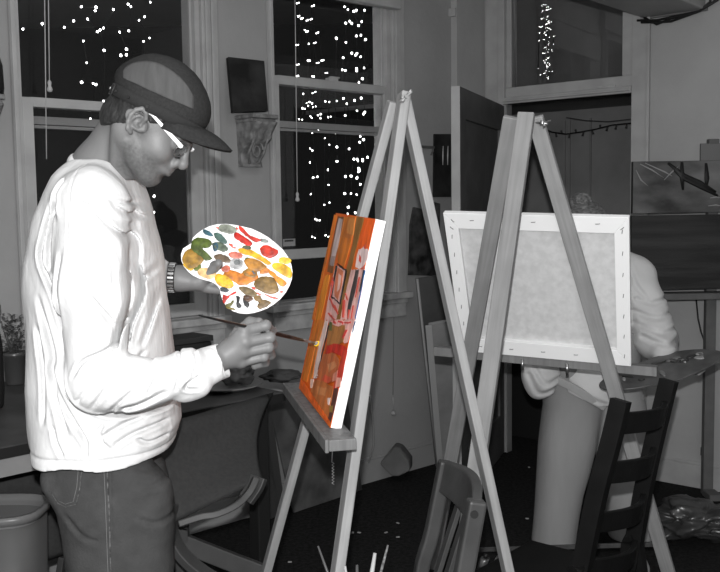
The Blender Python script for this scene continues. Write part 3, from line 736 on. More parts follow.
obj('wire', MB().tube(P3, .0015, 5), wire_m, t)
for p in P3[1:]: obj('bulb', MB().ball(p, .005, 5), bulb_m, t)
zz_ = [PY(333+(1.2 if k % 2 else -1.2), 462+k*1.5, 2.9) for k in range(16)]
tag(obj('metal_coil', MB().tube([PY(333, 425, 2.9)]+zz_, .0014, 5), mat('coil_metal', .7, rough=.3, metal=.6)), 'thin shiny zigzag coil dangling behind the shelf of the near easel', 'coil')
# ================================================================ EASELS
def wood_m(name, c, dark=.72):
    m = bpy.data.materials.new(name); m.use_nodes = True; nt = m.node_tree; n = nt.nodes; l = nt.links; b = n['Principled BSDF']
    b.inputs['Roughness'].default_value = .55; b.inputs['Specular IOR Level'].default_value = .3
    tc = n.new('ShaderNodeTexCoord'); mp = n.new('ShaderNodeMapping'); mp.inputs['Scale'].default_value = (70, 70, 3.5)
    l.new(tc.outputs['Object'], mp.inputs['Vector'])
    nz = n.new('ShaderNodeTexNoise'); nz.inputs['Scale'].default_value = 1; nz.inputs['Detail'].default_value = 6; nz.inputs['Distortion'].default_value = .4
    l.new(mp.outputs['Vector'], nz.inputs['Vector'])
    n2 = n.new('ShaderNodeTexNoise'); n2.inputs['Scale'].default_value = 9; l.new(tc.outputs['Object'], n2.inputs['Vector'])
    rp = n.new('ShaderNodeValToRGB'); rp.color_ramp.elements[0].position = .3; rp.color_ramp.elements[1].position = .7
    rp.color_ramp.elements[0].color = (c*dark,)*3+(1,); rp.color_ramp.elements[1].color = (c,)*3+(1,)
    l.new(nz.outputs['Fac'], rp.inputs['Fac'])
    mx = n.new('ShaderNodeMix'); mx.data_type = 'RGBA'; mx.blend_type = 'MULTIPLY'; mx.inputs[0].default_value = .35
    l.new(rp.outputs['Color'], mx.inputs[6]); l.new(n2.outputs['Fac'], mx.inputs[7]); l.new(mx.outputs[2], b.inputs['Base Color'])
    bp = n.new('ShaderNodeBump'); bp.inputs['Distance'].default_value = .0008; l.new(nz.outputs['Fac'], bp.inputs['Height']); l.new(bp.outputs['Normal'], b.inputs['Normal'])
    return m
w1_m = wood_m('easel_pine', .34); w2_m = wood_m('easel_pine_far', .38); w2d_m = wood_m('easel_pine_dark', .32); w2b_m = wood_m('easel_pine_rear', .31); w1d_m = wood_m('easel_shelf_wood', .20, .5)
metal_m = mat('bolt_metal', .45, rough=.3, metal=.9)
def leg(t, top, foot, w, th, side, m, nm='leg', bev=.003):
    # a leg modelled along its own z so that the grain follows it
    top = Vector(top); foot = Vector(foot); d = (top-foot).normalized(); L = (top-foot).length
    sx = Vector(side); sx = (sx-d*sx.dot(d)).normalized(); sy = d.cross(sx)
    mb = MB().box((-w/2, -th/2, 0), (w/2, th/2, L)); o = obj(nm, mb, m, t, bevel=bev)
    R = Matrix((sx, sy, d)).transposed().to_4x4(); o.matrix_world = Matrix.Translation(foot) @ R if False else o.matrix_world
    o.location = foot; o.rotation_euler = R.to_euler()
    return o
def extend(a, b, z):
    a = Vector(a); b = Vector(b); k = (z-a.z)/(b.z-a.z); return a.lerp(b, k)
def wingnut(t, p, ax, m=None):
    ax = Vector(ax).normalized(); o = ax.orthogonal().normalized(); q = ax.cross(o)
    mb = MB(); mb.tube([p-ax*.03, p+ax*.022], .004, 8); mb.tube([p, p+ax*.012], .009, 8)
    b = obj('bolt', mb, metal_m, t)
    mb = MB(); mb.tube([p+ax*.012-o*.018+ax*.010, p+ax*.008, p+ax*.012+o*.018+ax*.010], [.006, .004, .006], 8, flat=.5); obj('wing_nut', mb, metal_m, b)
# ---------- canvas on easel 1: corners fitted to the photograph
c1 = [V(-.159, 2.40, .953), V(-.067, 2.005, .942), V(.035, 2.016, 1.388), V(-.057, 2.412, 1.398)]   # far-bottom, near-bottom, near-top, far-top
u1 = (c1[1]-c1[0]).normalized(); v1 = (c1[3]-c1[0]).normalized(); v1 = (v1-u1*u1.dot(v1)).normalized(); n1 = u1.cross(v1)
if n1.x > 0: n1 = -n1
CT = .024
apex1 = PY(403, 100, 2.21)
sh_z = .945
nl0 = PY(355, 446, 2.045); fl0 = PY(303.5, 430, 2.40)
nfoot = extend(apex1+V(.0, -.02, 0), nl0, 0); ffoot = extend(apex1+V(-.035, .03, -.03), fl0, 0)
a3 = apex1 + V(.004, .02, -.03); rf_ = PY(562, 817, 2.20); rfoot = extend(a3, rf_, 0)
t = thing('a_frame_easel', 'pale wooden A-frame easel holding the orange painting', 'easel', V(.05, 2.2, 0))
E1 = t
leg(t, apex1+(apex1-nfoot).normalized()*.014 + V(0, -.02, 0), nfoot, .044, .022, u1, w1_m)
leg(t, apex1+V(-.022, .035, .0), ffoot, .038, .022, u1, w1_m)
leg(t, a3+V(.0, .0, .035), rfoot, .036, .022, V(.25, -1, 0), w1_m)
wingnut(t, apex1+V(.0, -.035, .0), V(.25, -1, .1))
# canvas 1
def canvas_block(name, label, cat, c, n_back, th, white_m, extra=None):
    t = thing(name, label, cat, (c[0]+c[1])/2)
    return t
tc1 = thing('orange_painting', 'orange and red abstract painting on a white canvas resting on the near easel', 'painting', (c1[0]+c1[1])/2)
white_m = mat('canvas_white', .80, rough=.75, spec=.2, bump=.0003, bump_scale=400)
obj('stretched_canvas', MB().prism(c1, -n1*CT), white_m, tc1, bevel=.002)
org_m = mat('paint_orange', (.74, .15, .014), rough=.45, col2=(.60, .09, .01), noise_amt=.1, noise_scale=5, stretch=(3, 3, .8), bump=.0008, bump_scale=35)
def on1(x, y, o=0): return PP(x, y, c1[0]+n1*o, n1)
ins = [c1[0]+n1*.0002, c1[1]+n1*.0002, c1[2]+n1*.0002, c1[3]+n1*.0002]
obj('painted_ground', MB().prism(ins, n1*.0012), org_m, tc1)
pc1 = [0.0016]
def stroke1(pts, col, nm='paint_stroke', rough=.4):
    # area of paint; photo crop coordinates (295..395 x 205..435 at 2.487x)
    pc1[0] += .00012
    q = [on1(295+x/2.487, 205+y/2.487, pc1[0]-.0006) for x, y in pts]
    key = 'oil_%02d_%02d_%02d' % tuple(int(c*99) for c in col)
    m = bpy.data.materials.get(key) or mat(key, col, rough=rough, noise_amt=.35, noise_scale=28, stretch=(1, 1, .5), bump=.001, bump_scale=60)
    # resample wavy outline
    out = []
    rg = random.Random(int(sum(x*3+y for x, y in pts)))
    for i in range(len(q)):
        a, b = q[i], q[(i+1) % len(q)]; L = (b-a).length; k = max(1, int(L/.012))
        for j in range(k): out.append(a.lerp(b, j/k) + (u1*rg.uniform(-1, 1)+v1*rg.uniform(-1, 1))*.0016)
    obj(nm, MB().prism(out, n1*.0006), m, tc1)
def S(top, pts, col, nm='paint_stroke'):
    # photo crops at 4.97x, upper half and lower half of the painting
    stroke1([(x/2, y/2+(0 if top else 286)) for x, y in pts], col, nm)
def line(top, a, b, w, col, nm='dark_line'):
    d = (b[0]-a[0], b[1]-a[1]); L = math.hypot(*d); n = (-d[1]/L*w, d[0]/L*w)
    S(top, [(a[0]+n[0], a[1]+n[1]), (b[0]+n[0]*.8, b[1]+n[1]*.8), (b[0]-n[0]*.8, b[1]-n[1]*.8), (a[0]-n[0], a[1]-n[1])], col, nm)
BK = (.012, .010, .010); RD = (.55, .025, .012); PW = (.80, .56, .52)
S(1, [(196,46),(212,50),(180,190),(140,360),(110,480),(95,570),(84,570),(120,400),(165,200)], (.80, .21, .02))
S(1, [(150,350),(175,345),(160,430),(140,520),(128,570),(100,570),(120,470)], (.78, .26, .025))
S(0, [(100,0),(130,0),(105,110),(80,230),(60,310),(35,290),(60,180)], (.74, .20, .02))
S(0, [(130,0),(150,0),(125,90),(100,200),(88,290),(70,300),(100,140)], (.62, .20, .03))
S(1, [(246,58),(304,60),(280,190),(245,310),(215,285),(212,240),(230,140)], (.60, .17, .02))
S(1, [(268,66),(300,70),(290,150),(262,150),(258,120)], (.66, .25, .06)); S(1, [(255,140),(280,145),(276,165),(252,160)], (.48, .14, .03))
S(1, [(214,56),(246,62),(225,170),(200,280),(188,340),(160,332),(176,240),(200,120)], (.27, .10, .03))
S(1, [(219,66),(238,70),(226,150),(206,240),(192,290),(178,285),(186,220),(206,120)], (.60, .47, .45)); S(1, [(180,255),(202,255),(192,305),(172,300)], (.36, .26, .24))
S(1, [(205,300),(250,320),(300,322),(345,318),(338,400),(318,500),(302,572),(148,572),(163,480),(183,380)], (.78, .46, .42))
S(1, [(308,57),(346,64),(322,150),(284,300),(254,430),(238,500),(226,572),(206,572),(226,470),(250,345),(286,200)], (.28, .13, .03))
S(1, [(348,66),(400,76),(384,140),(366,222),(345,212),(326,230),(316,205),(330,140)], (.78, .11, .01))
S(1, [(318,222),(334,218),(345,204),(352,218),(367,222),(362,262),(346,300),(320,322),(302,306),(308,256)], (.82, .62, .60))
S(1, [(322,246),(330,262),(328,290),(318,280)], (.70, .08, .05)); S(1, [(344,200),(350,200),(352,218),(342,216)], (.70, .10, .06)); S(1, [(330,312),(345,302),(350,316),(334,322)], (.72, .14, .10))
S(1, [(214,310),(240,330),(232,400),(214,470),(196,450),(200,380)], (.66, .20, .10)); S(1, [(218,340),(232,350),(222,420),(210,430)], (.80, .50, .44))
for a, b in (((210,292),(256,326)), ((256,326),(224,492)), ((178,452),(224,490)), ((208,300),(182,452))): line(1, a, b, 3.6, BK)
S(1, [(302,322),(318,322),(306,400),(286,480),(262,566),(260,520),(276,440),(290,380)], (.055, .045, .045), 'dark_line')
line(1, (343,322), (322,430), 3, BK); line(1, (348,326), (300,566), 2.4, (.02, .13, .36), 'blue_line'); line(0, (300,4), (286,60), 2, (.02, .10, .26), 'blue_line')
for a, b, w_ in (((190,380),(172,470),3), ((176,470),(200,520),4), ((196,500),(214,545),4), ((250,440),(262,470),3), ((244,470),(238,560),6), ((270,520),(262,566),4), ((320,360),(300,460),3), ((176,400),(190,360),3), ((165,540),(196,566),4), ((290,500),(280,566),3)): line(1, a, b, w_, (.72, .09, .06), 'red_streak')
S(0, [(160,0),(296,0),(280,60),(262,110),(245,120),(232,60),(200,30),(170,20)], (.78, .42, .38))
S(0, [(150,0),(166,4),(152,80),(132,150),(112,282),(92,284),(104,200),(124,100)], (.80, .60, .54))
S(0, [(168,18),(215,30),(250,24),(250,70),(240,112),(200,122),(160,126),(160,70)], (.42, .17, .045)); S(0, [(172,8),(186,14),(184,52),(170,50)], (.13, .14, .04))
for a, b, w_ in (((215,4),(240,18),5), ((246,16),(278,10),5), ((190,6),(205,18),4), ((256,50),(236,90),5)): line(0, a, b, w_, (.66, .06, .05), 'red_streak')
S(0, [(160,128),(200,118),(240,124),(262,140),(250,190),(222,176),(190,158),(152,170)], RD)
line(0, (168,26), (142,150), 3, (.05, .03, .03)); line(0, (140,150), (116,246), 2.4, (.08, .05, .04))
S(0, [(140,172),(190,160),(220,190),(222,230),(206,282),(172,312),(122,306),(112,268),(124,220)], (.50, .13, .04))
S(0, [(160,220),(196,205),(206,230),(170,262)], (.58, .22, .09)); S(0, [(148,270),(180,290),(170,316),(130,300)], (.62, .09, .04))
S(0, [(240,150),(262,150),(248,220),(232,300),(214,340),(190,344),(206,280),(222,220)], (.60, .05, .025))
S(0, [(206,290),(230,285),(226,330),(200,342)], (.80, .36, .28)); S(0, [(190,270),(214,250),(206,300),(186,310)], (.72, .26, .18))
S(0, [(108,296),(150,312),(192,330),(182,400),(166,492),(122,432),(78,352),(90,310)], (.48, .14, .035))
S(0, [(110,330),(160,340),(150,380),(112,370)], (.54, .20, .07)); S(0, [(78,296),(96,290),(86,340),(76,340)], (.78, .50, .40)); S(0, [(94,280),(112,282),(108,290),(92,290)], (.80, .62, .55))
S(0, [(194,342),(216,340),(206,400),(190,470),(178,505),(166,492),(178,430)], (.11, .035, .025)); S(0, [(174,424),(190,424),(186,458),(170,456)], (.30, .18, .04)); S(0, [(164,386),(177,388),(170,424),(162,420)], (.80, .60, .54))
S(0, [(28,296),(52,318),(90,380),(130,440),(166,494),(158,498),(110,440),(60,370),(28,310)], (.80, .13, .015))
# shelf of easel 1: long rail, seen end on at its near end
sd = (c1[1]-c1[0]); sd.z = 0; sd.normalize(); sn = V(-sd.y, sd.x, 0)
if sn.x > 0: sn = -sn          # towards the painter
s0 = V(c1[0].x, c1[0].y, 0) - sd*.09; s1 = V(c1[1].x, c1[1].y, 0) + sd*.09
zt0 = c1[0].z-.004; zt1_ = c1[1].z-.003
SW = .058
oo = -n1; oo.z = 0
a0 = V(s0.x, s0.y, zt0+.002) + sn*.022; a1 = V(s1.x, s1.y, zt1_-.001) + sn*.022
obj('shelf', MB().prism([a0, a1, a1 - sn*SW, a0 - sn*SW], V(0, 0, -.024)), w1d_m, E1, bevel=.002)
mb = MB().prism([a0+V(0,0,.001), a1+V(0,0,.001), a1+sn*.008+V(0,0,.001), a0+sn*.008+V(0,0,.001)], V(0, 0, -.028)); obj('shelf_lip', mb, w1d_m, E1, bevel=.002)
for f in (.2, .8):
    p = a0.lerp(a1, f)-sn*.05-V(0, 0, .004); obj('screw', MB().tube([p, p+V(0, 0, .007)], .005, 8), metal_m, E1)
# ---------- canvas on easel 2 (seen from behind)
c2 = [V(.345, 3.25, .906), V(.866, 3.00, .893), V(.795, 2.80, 1.372), V(.274, 3.06, 1.387)]
def fit2():
    Y = dict(bl=3.20, br=2.99, tr=2.82, tl=3.03)
    return [PY(462, 351, Y['bl']), PY(631, 366.5, Y['br']), PY(629, 217.5, Y['tr']), PY(443, 213, Y['tl'])]
c2 = fit2()
u2 = ((c2[1]-c2[0])+(c2[2]-c2[3])).normalized(); v2 = ((c2[3]-c2[0])+(c2[2]-c2[1])).normalized(); v2 = (v2-u2*u2.dot(v2)).normalized(); n2 = u2.cross(v2)
if n2.y > 0: n2 = -n2          # towards the camera: the back of the canvas
tc2 = thing('blank_canvas', 'white stretched canvas seen from behind with staples on the far easel', 'canvas', (c2[0]+c2[1])/2)
raw_m = mat('raw_canvas', .60, rough=.9, spec=.1, noise_amt=.10, noise_scale=45, bump=.0005, bump_scale=500, detail=8)
white2_m = mat('canvas_fold_white', .84, rough=.7, spec=.2, bump=.0003, bump_scale=300)
def q2(a, b, o=0):
    p = c2[0].lerp(c2[1], a).lerp(c2[3].lerp(c2[2], a), b); return p + n2*o
fx, fy = .077, .105
fr = []
for nm, A_ in (('stretcher_bar', [(0, 0), (1, 0), (1-fx, fy), (fx, fy)]), ('stretcher_bar', [(1, 0), (1, 1), (1-fx, 1-fy), (1-fx, fy)]), ('stretcher_bar', [(1, 1), (0, 1), (fx, 1-fy), (1-fx, 1-fy)]), ('stretcher_bar', [(0, 1), (0, 0), (fx, fy), (fx, 1-fy)])):
    fr.append(obj(nm, MB().prism([q2(*p) for p in A_], -n2*.022), white2_m, tc2, bevel=.0015))
obj('canvas_sheet', MB().prism([q2(0.004, .004, -.018), q2(.996, .004, -.018), q2(.996, .996, -.018), q2(.004, .996, -.018)], -n2*.004), raw_m, tc2)
st = mat('staple_steel', .12, rough=.4, metal=.5)
stm = None
def staple(a, b, ang):
    global stm
    p = q2(a, b, .0012)
    if stm is None:
        mb = MB(); mb.tube([V(-.006, 0, -.001), V(-.0058, 0, .001), V(.0058, 0, .001), V(.006, 0, -.001)], .0011, 5); stm = mb.mesh('staple'); stm.materials.append(st)
    o = bpy.data.objects.new('staple', stm); C.objects.link(o); o.parent = tc2; o.matrix_parent_inverse = Matrix.Translation(tc2.location).inverted()
    o.location = p; du = u2*math.cos(ang)+v2*math.sin(ang); dv = n2.cross(du); R = Matrix((du, dv, n2)).transposed(); o.rotation_euler = R.to_euler()
for k in range(5): staple(.12+.19*k, .05, .05)
for k in range(5): staple(.16+.17*k, .955, .1)
for k in range(7): staple(.965, .07+.14*k, 1.45); staple(.035, .09+.125*k, 1.5)
staple(.05, .95, -.8); staple(.04, .90, -.7); staple(.965, .93, .7)
# legs
apex2 = PY(520, 117, 2.80)
# plane of the front legs just behind (camera side of) the canvas
def onp2(x, y, o=.012): return PP(x, y, c2[0]+n2*o, n2)
la_ = onp2(469, 350); lc_ = onp2(604, 362)
A_t = PP(512, 117, c2[0]+n2*.016, n2); C_t = PP(535, 117, c2[0]+n2*.016, n2)
afoot = extend(A_t, PP(461, 404, c2[0]+n2*.016, n2), 0); cfoot = extend(C_t, PP(612, 380, c2[0]+n2*.016, n2), 0)
B_t = PP(526, 117, c2[0]+n2*.045, n2); bfoot = PY(436, 754, 2.42); bfoot = extend(B_t, bfoot, 0)
t = thing('a_frame_easel', 'wooden A-frame easel seen from behind holding the blank canvas', 'easel', V(.55, 2.9, 0))
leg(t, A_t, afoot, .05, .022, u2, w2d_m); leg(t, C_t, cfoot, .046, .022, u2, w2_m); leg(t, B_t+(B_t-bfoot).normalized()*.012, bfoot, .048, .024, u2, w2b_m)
wingnut(t, PP(541, 123, c2[0]+n2*.03, n2), u2+n2*.4)
# shelf on the far side, running wider than the canvas
bl = PP(432, 350, c2[0], n2); br_ = PP(655, 374, c2[0], n2)
zc = lambda a: c2[0].lerp(c2[1], a)
L_ = c2[1]-c2[0]
s0 = c2[0]-L_*.185-n2*.008; s1 = c2[1]+L_*.14-n2*.008
hn = V(n2.x, n2.y, 0).normalized()
E2 = t
obj('shelf', MB().prism([s0, s1, s1-hn*.05, s0-hn*.05], V(0, 0, -.03)), w2d_m if False else wood_m('shelf_wood_far', .22), E2, bevel=.002)
for f in (.42, .62):
    p = s0.lerp(s1, f)+V(0, 0, -.028)+hn*.004; obj('screw_eye', MB().tube([p+V(0, 0, .015), p+V(0, 0, -.02)], .005, 8), metal_m, E2)
# lower crossbar with splashes
p0 = PP(434, 551, c2[0]-n2*.012, n2); p1 = PP(662, 544, c2[0]-n2*.012, n2)
obj('crossbar', MB().bar(p0, p1, .016, .012, V(0, 0, 1)), wood_m('crossbar_wood', .075), E2, bevel=.002)
# ================================================================ CHAIRS IN FRONT
dk_m = mat('dark_chair_wood', .005, rough=.6, spec=.12, noise_amt=.3, noise_scale=15)
gw_m = mat('grey_chair_wood', .046, rough=.5, spec=.35, noise_amt=.2, noise_scale=12)
def smooth_path(pts, k=5):
    out = []
    for i in range(len(pts)-1):
        p0 = pts[max(i-1, 0)]; p1 = pts[i]; p2 = pts[i+1]; p3 = pts[min(i+2, len(pts)-1)]
        for f in range(k):
            s = f/k; out.append(.5*((2*p1)+(p2-p0)*s+(2*p0-5*p1+4*p2-p3)*s*s+(3*p1-p0-3*p2+p3)*s**3))
    out.append(pts[-1]); return out
def strip(pts, ws, th, side, m, nm, t, bev=.003, k=5):
    pts = smooth_path([Vector(p) for p in pts], k); n = len(pts); rings = []
    for i, q in enumerate(pts):
        d = (pts[min(i+1, n-1)]-pts[max(i-1, 0)]).normalized(); s = (Vector(side)-d*Vector(side).dot(d)).normalized(); y = d.cross(s)
        w = ws if not hasattr(ws, '__len__') else ws[0]+(ws[1]-ws[0])*i/(n-1)
        rings.append([q+s*w/2+y*th/2, q-s*w/2+y*th/2, q-s*w/2-y*th/2, q+s*w/2-y*th/2])
    return obj(nm, MB().loft(rings, True, smooth=False), m, t, bevel=bev)
# ladder-back chair (right)
Yl, Yr = 2.355, 2.60
def pl(x, y): return PY(x, y, Yl)
def pr_(x, y): return PY(x, y, Yr)
t = thing('ladder_back_chair', 'black wooden ladder-back chair in front of the far easel', 'chair', V(.55, 2.5, 0))
lp = [pl(621, 400), pl(611, 442), pl(597, 495), pl(582, 567)]; rp = [pr_(669, 380), pr_(654, 442), pr_(642.5, 495), pr_(630, 567)]
def chair_leg(path, back):
    z = path[-1].z; q = path[-1]; d = (path[-1]-path[-2]).normalized()
    out = list(path); 
    m1 = extend(path[-2], path[-1], .46); out.append(m1); out.append(V(m1.x-.0, m1.y, 0) + V(back.x, back.y, 0)*.06); return out
acr = (rp[0]-lp[0]); acr.z = 0; acr.normalize(); fw = V(-acr.y, acr.x, 0)
if fw.x > 0: fw = -fw       # the seat is on the left
strip(chair_leg(lp, -fw), [.045, .045], .032, fw, dk_m, 'back_post', t, .008)
strip(chair_leg(rp, -fw), [.045, .045], .032, fw, dk_m, 'back_post', t, .008)
def along(path, z):
    for a, b in zip(path[:-1], path[1:]):
        if (a.z-z)*(b.z-z) <= 0: return extend(a, b, z)
    return extend(path[-2], path[-1], z)
for (yl0, yl1), (yr0, yr1) in (((413, 435), (400, 420)), ((462, 484), (446, 468)), ((513, 533), (492, 512)), ((560, 582), (538, 556))):
    mb = MB(); rows = []
    for yl, yr in ((yl0, yr0), (yl1, yr1)):
        zl = PY(610, yl, Yl).z; zr = PY(655, yr, Yr).z; A_ = along(lp, zl); B_ = along(rp, zr)
        row = []
        for i in range(13):
            f = i/12; row.append(A_.lerp(B_, f) - fw*(.045*math.sin(math.pi*f)) + V(0, 0, -.0*math.sin(math.pi*f)))
        rows.append(row)
    rings = [[rows[0][i]+fw*.008, rows[0][i]-fw*.008, rows[1][i]-fw*.008, rows[1][i]+fw*.008] for i in range(13)]
    obj('slat', MB().loft(rings, True, smooth=False), dk_m, t, bevel=.003)
sa = along(lp, .39); sb = along(rp, .39)
obj('seat', MB().prism([sa+fw*.02-acr*.02, sb+fw*.02+acr*.02, sb+fw*.33+acr*.03, sa+fw*.33-acr*.03], V(0, 0, -.03)), dk_m, t, bevel=.008)
for q in (sa+fw*.30-acr*.01, sb+fw*.30+acr*.01): obj('front_leg', MB().box((q.x-.018, q.y-.018, 0), (q.x+.018, q.y+.018, .36)), dk_m, t, bevel=.004)
# grey slat-back chair (centre)
Yf, Yn = 2.30, 2.0
t = thing('slat_back_chair', 'grey wooden chair with a curved top rail and narrow upright slats', 'chair', V(.15, 2.15, 0))
T_f = PY(446, 461, Yf); T_n = PY(477, 500, Yn); B_f = PY(424, 572, Yf); B_n = PY(464, 572, Yn)
acr = (T_n-T_f); acr.z = 0; acr.normalize(); fw = V(-acr.y, acr.x, 0)
if fw.x > 0: fw = -fw
bf_ = extend(T_f, B_f, .44); bn_ = extend(T_n, B_n, .44)
strip([T_f, T_f.lerp(bf_, .5), bf_, V(bf_.x+.02, bf_.y, 0)], .034, .036, fw, gw_m, 'back_post', t, .006)
strip([T_n, T_n.lerp(bn_, .5), bn_, V(bn_.x+.02, bn_.y, 0)], .040, .036, fw, gw_m, 'back_post', t, .006)
# top rail: bowed in plan, deep enough to read as a board
rings = []
for i in range(13):
    f = i/12; p = T_f.lerp(T_n, f) - fw*(-.0) ; bow = -fw*(.028*math.sin(math.pi*f)); up = V(0, 0, .012*math.sin(math.pi*f))
    d = (bf_-T_f).lerp(bn_-T_n, f).normalized()
    a = p+bow+up; b = p+bow*.8+d*.075
    rings.append([a+fw*.012, a-fw*.012, b-fw*.012, b+fw*.012])
obj('top_rail', MB().loft(rings, True, smooth=False), gw_m, t, bevel=.004)
for f in (.26, .5, .74):
    a = T_f.lerp(T_n, f); b = bf_.lerp(bn_, f); d = (b-a).normalized()
    strip([a+d*.06-fw*.035, a.lerp(b, .5)-fw*.02, b], .03, .012, acr, gw_m, 'back_slat', t, .002)
q = PY(474.3, 514.5, Yn-.02)
obj('screw_cap', MB().tube([q+V(0, -.001, 0), q+V(0, .02, 0)], .009, 12), blk_m, t)
obj('seat', MB().prism([bf_+fw*.0, bn_, bn_+fw*.30+acr*.02, bf_+fw*.30-acr*.02], V(0, 0, -.03)), gw_m, t, bevel=.006)
for q in (bf_+fw*.27-acr*.0, bn_+fw*.27): obj('front_leg', MB().box((q.x-.018, q.y-.018, 0), (q.x+.018, q.y+.018, .412)), gw_m, t, bevel=.004)
# ================================================================ BRUSH JAR AT THE BOTTOM EDGE
jb = PY(358, 640, 1.86)
t = thing('low_stool', 'small dark stool under the brush jar at the bottom edge', 'stool', V(jb.x+.05, jb.y, 0))
JZ = .40
obj('stool_top', MB().lathe(V(jb.x+.05, jb.y, JZ-.03), [(0, 0), (.10, 0), (.105, .01), (.10, .03), (0, .03)], 28, False), dk_m, t)
for k in range(3):
    a = k*2.1+.4; obj('leg', MB().tube([V(jb.x+.05+.09*math.cos(a), jb.y+.09*math.sin(a), .002), V(jb.x+.05+.06*math.cos(a), jb.y+.06*math.sin(a), JZ-.03)], .014, 8), dk_m, t)
jc = V(jb.x, jb.y, JZ)
obj_j = obj('brush_jar', MB().lathe(jc, [(0, .001), (.042, .001), (.045, .006), (.045, .12), (.041, .12), (.041, .008), (0, .008)], 28, False), mat('jar_tin', .12, rough=.35, metal=.5))
tag(obj_j, 'tin jar of brushes standing at the bottom edge below the near easel', 'jar')
bh_m = mat('brush_handle_pale', .34, rough=.35); bd_m = mat('brush_handle_dark', .06, rough=.35)
for k, (x, y, lab, m, r) in enumerate(((318, 546, 'thin dark brush handle leaning far left in the jar', bd_m, .0028), (345, 566, 'short pale brush handle just behind the easel leg in the jar', bh_m, .0035), (357, 565, 'short dark brush handle in the middle of the jar', bd_m, .004), (375, 553, 'thick pale brush handle standing in the jar', bh_m, .005), (388, 545, 'tallest speckled thin brush handle at right in the jar', mat('brush_speckled', .2, col2=.04, noise_amt=.2, noise_scale=120), .003))):
    tp = PY(x, y, 1.88+.01*k); bt = jc + V(-(x-358)/40*.030, .008*(k % 2), .014)
    t = thing('paint_brush', lab, 'brush', bt)
    obj('handle', MB().tube([bt, bt.lerp(tp, .7), tp], [r*1.2, r*1.3, r*.7], 8), m, t)
    obj('ferrule', MB().tube([bt.lerp(tp, .04), bt.lerp(tp, .16)], r*1.5, 8), metal_m, t)
# paint tubes on the floor/seat area right of the grey chair
for k, (x, y, Y, dx, lab) in enumerate(((484, 560, 2.55, .05, 'grey paint tube lying beside the grey chair post, left of two'), (497, 566, 2.62, .05, 'grey paint tube standing behind the easel leg, right of two'))):
    pass
bx = PY(490, 575, 3.02)
t = thing('paint_stool', 'low dark stool carrying paint tubes behind the grey chair', 'stool', V(bx.x+.03, bx.y, 0))
SZ = PY(490, 580, 3.02).z
obj('stool_top', MB().box((bx.x-.10, bx.y-.09, SZ-.025), (bx.x+.14, bx.y+.10, SZ)), dk_m, t, bevel=.004)
for sx in (-.08, .12):
    for sy in (-.07, .08): obj('leg', MB().box((bx.x+sx-.012, bx.y+sy-.012, 0), (bx.x+sx+.012, bx.y+sy+.012, SZ-.025)), dk_m, t)
tube_m = mat('tube_foil', .16, rough=.3, metal=.4, col2=.03, noise_amt=.2, noise_scale=40)
for k, (ox, oy, h, lean, lab) in enumerate(((-.05, -.03, .085, .03, 'crumpled grey paint tube standing on the low stool, leftmost'), (-.005, .02, .07, .045, 'crumpled grey paint tube leaning on the low stool, second from left'), (.07, .0, .065, -.01, 'dark paint tube on the low stool right of the easel leg'))):
    b0 = V(bx.x+ox, bx.y+oy, SZ+.001)
    t = thing('paint_tube', lab, 'paint tube', b0)
    rings = []
    for i in range(7):
        f = i/6; w_ = .017*(1-f*.1); d_ = .004+.012*f; c = b0+V(lean*f, 0, h*f)
        rings.append([c+V(w_*math.cos(a), d_*math.sin(a), 0) for a in [2*math.pi*j/12 for j in range(12)]])
    obj('tube_body', MB().loft(rings, True), tube_m if k < 2 else bd_m, t)
    obj('cap', MB().tube([b0+V(lean, 0, h), b0+V(lean*1.15, 0, h+.014)], .007, 10), blk_m, t)
# ================================================================ THE PAINTER
def attr_mat(name, c0, c1, rough=.6, spec=.3, bump=0, bump_scale=60, nscale=150, namt=.25):
    # base colour goes from c0 to c1 with the mesh attribute 'mask' (stubble, hair roots)
    m = bpy.data.materials.new(name); m.use_nodes = True; nt = m.node_tree; n = nt.nodes; l = nt.links; b = n['Principled BSDF']
    b.inputs['Roughness'].default_value = rough; b.inputs['Specular IOR Level'].default_value = spec
    at = n.new('ShaderNodeAttribute'); at.attribute_name = 'mask'
    tc = n.new('ShaderNodeTexCoord'); nz = n.new('ShaderNodeTexNoise'); nz.inputs['Scale'].default_value = nscale; nz.inputs['Detail'].default_value = 3
    l.new(tc.outputs['Object'], nz.inputs['Vector'])
    mr = n.new('ShaderNodeMapRange'); mr.inputs[1].default_value = .3; mr.inputs[2].default_value = .7; mr.inputs[3].default_value = 1-namt*2; mr.inputs[4].default_value = 1.0
    l.new(nz.outputs['Fac'], mr.inputs[0])
    mu = n.new('ShaderNodeMath'); mu.operation = 'MULTIPLY'; l.new(at.outputs['Fac'], mu.inputs[0]); l.new(mr.outputs[0], mu.inputs[1])
    mx = n.new('ShaderNodeMix'); mx.data_type = 'RGBA'; mx.inputs[6].default_value = (c0,)*3+(1,) if not hasattr(c0, '__len__') else (*c0, 1); mx.inputs[7].default_value = (c1,)*3+(1,)
    l.new(mu.outputs[0], mx.inputs[0]); l.new(mx.outputs[2], b.inputs['Base Color'])
    if bump:
        nb = n.new('ShaderNodeTexNoise'); nb.inputs['Scale'].default_value = bump_scale; l.new(tc.outputs['Object'], nb.inputs['Vector'])
        bp = n.new('ShaderNodeBump'); bp.inputs['Distance'].default_value = bump; l.new(nb.outputs['Fac'], bp.inputs['Height']); l.new(bp.outputs['Normal'], b.inputs['Normal'])
    return m
def set_mask(me, vals):
    a = me.attributes.new('mask', 'FLOAT', 'POINT'); a.data.foreach_set('value', np.asarray(vals, np.float32))
skin_m = attr_mat('skin', .15, .03, rough=.5, spec=.35, bump=.0003, bump_scale=350)
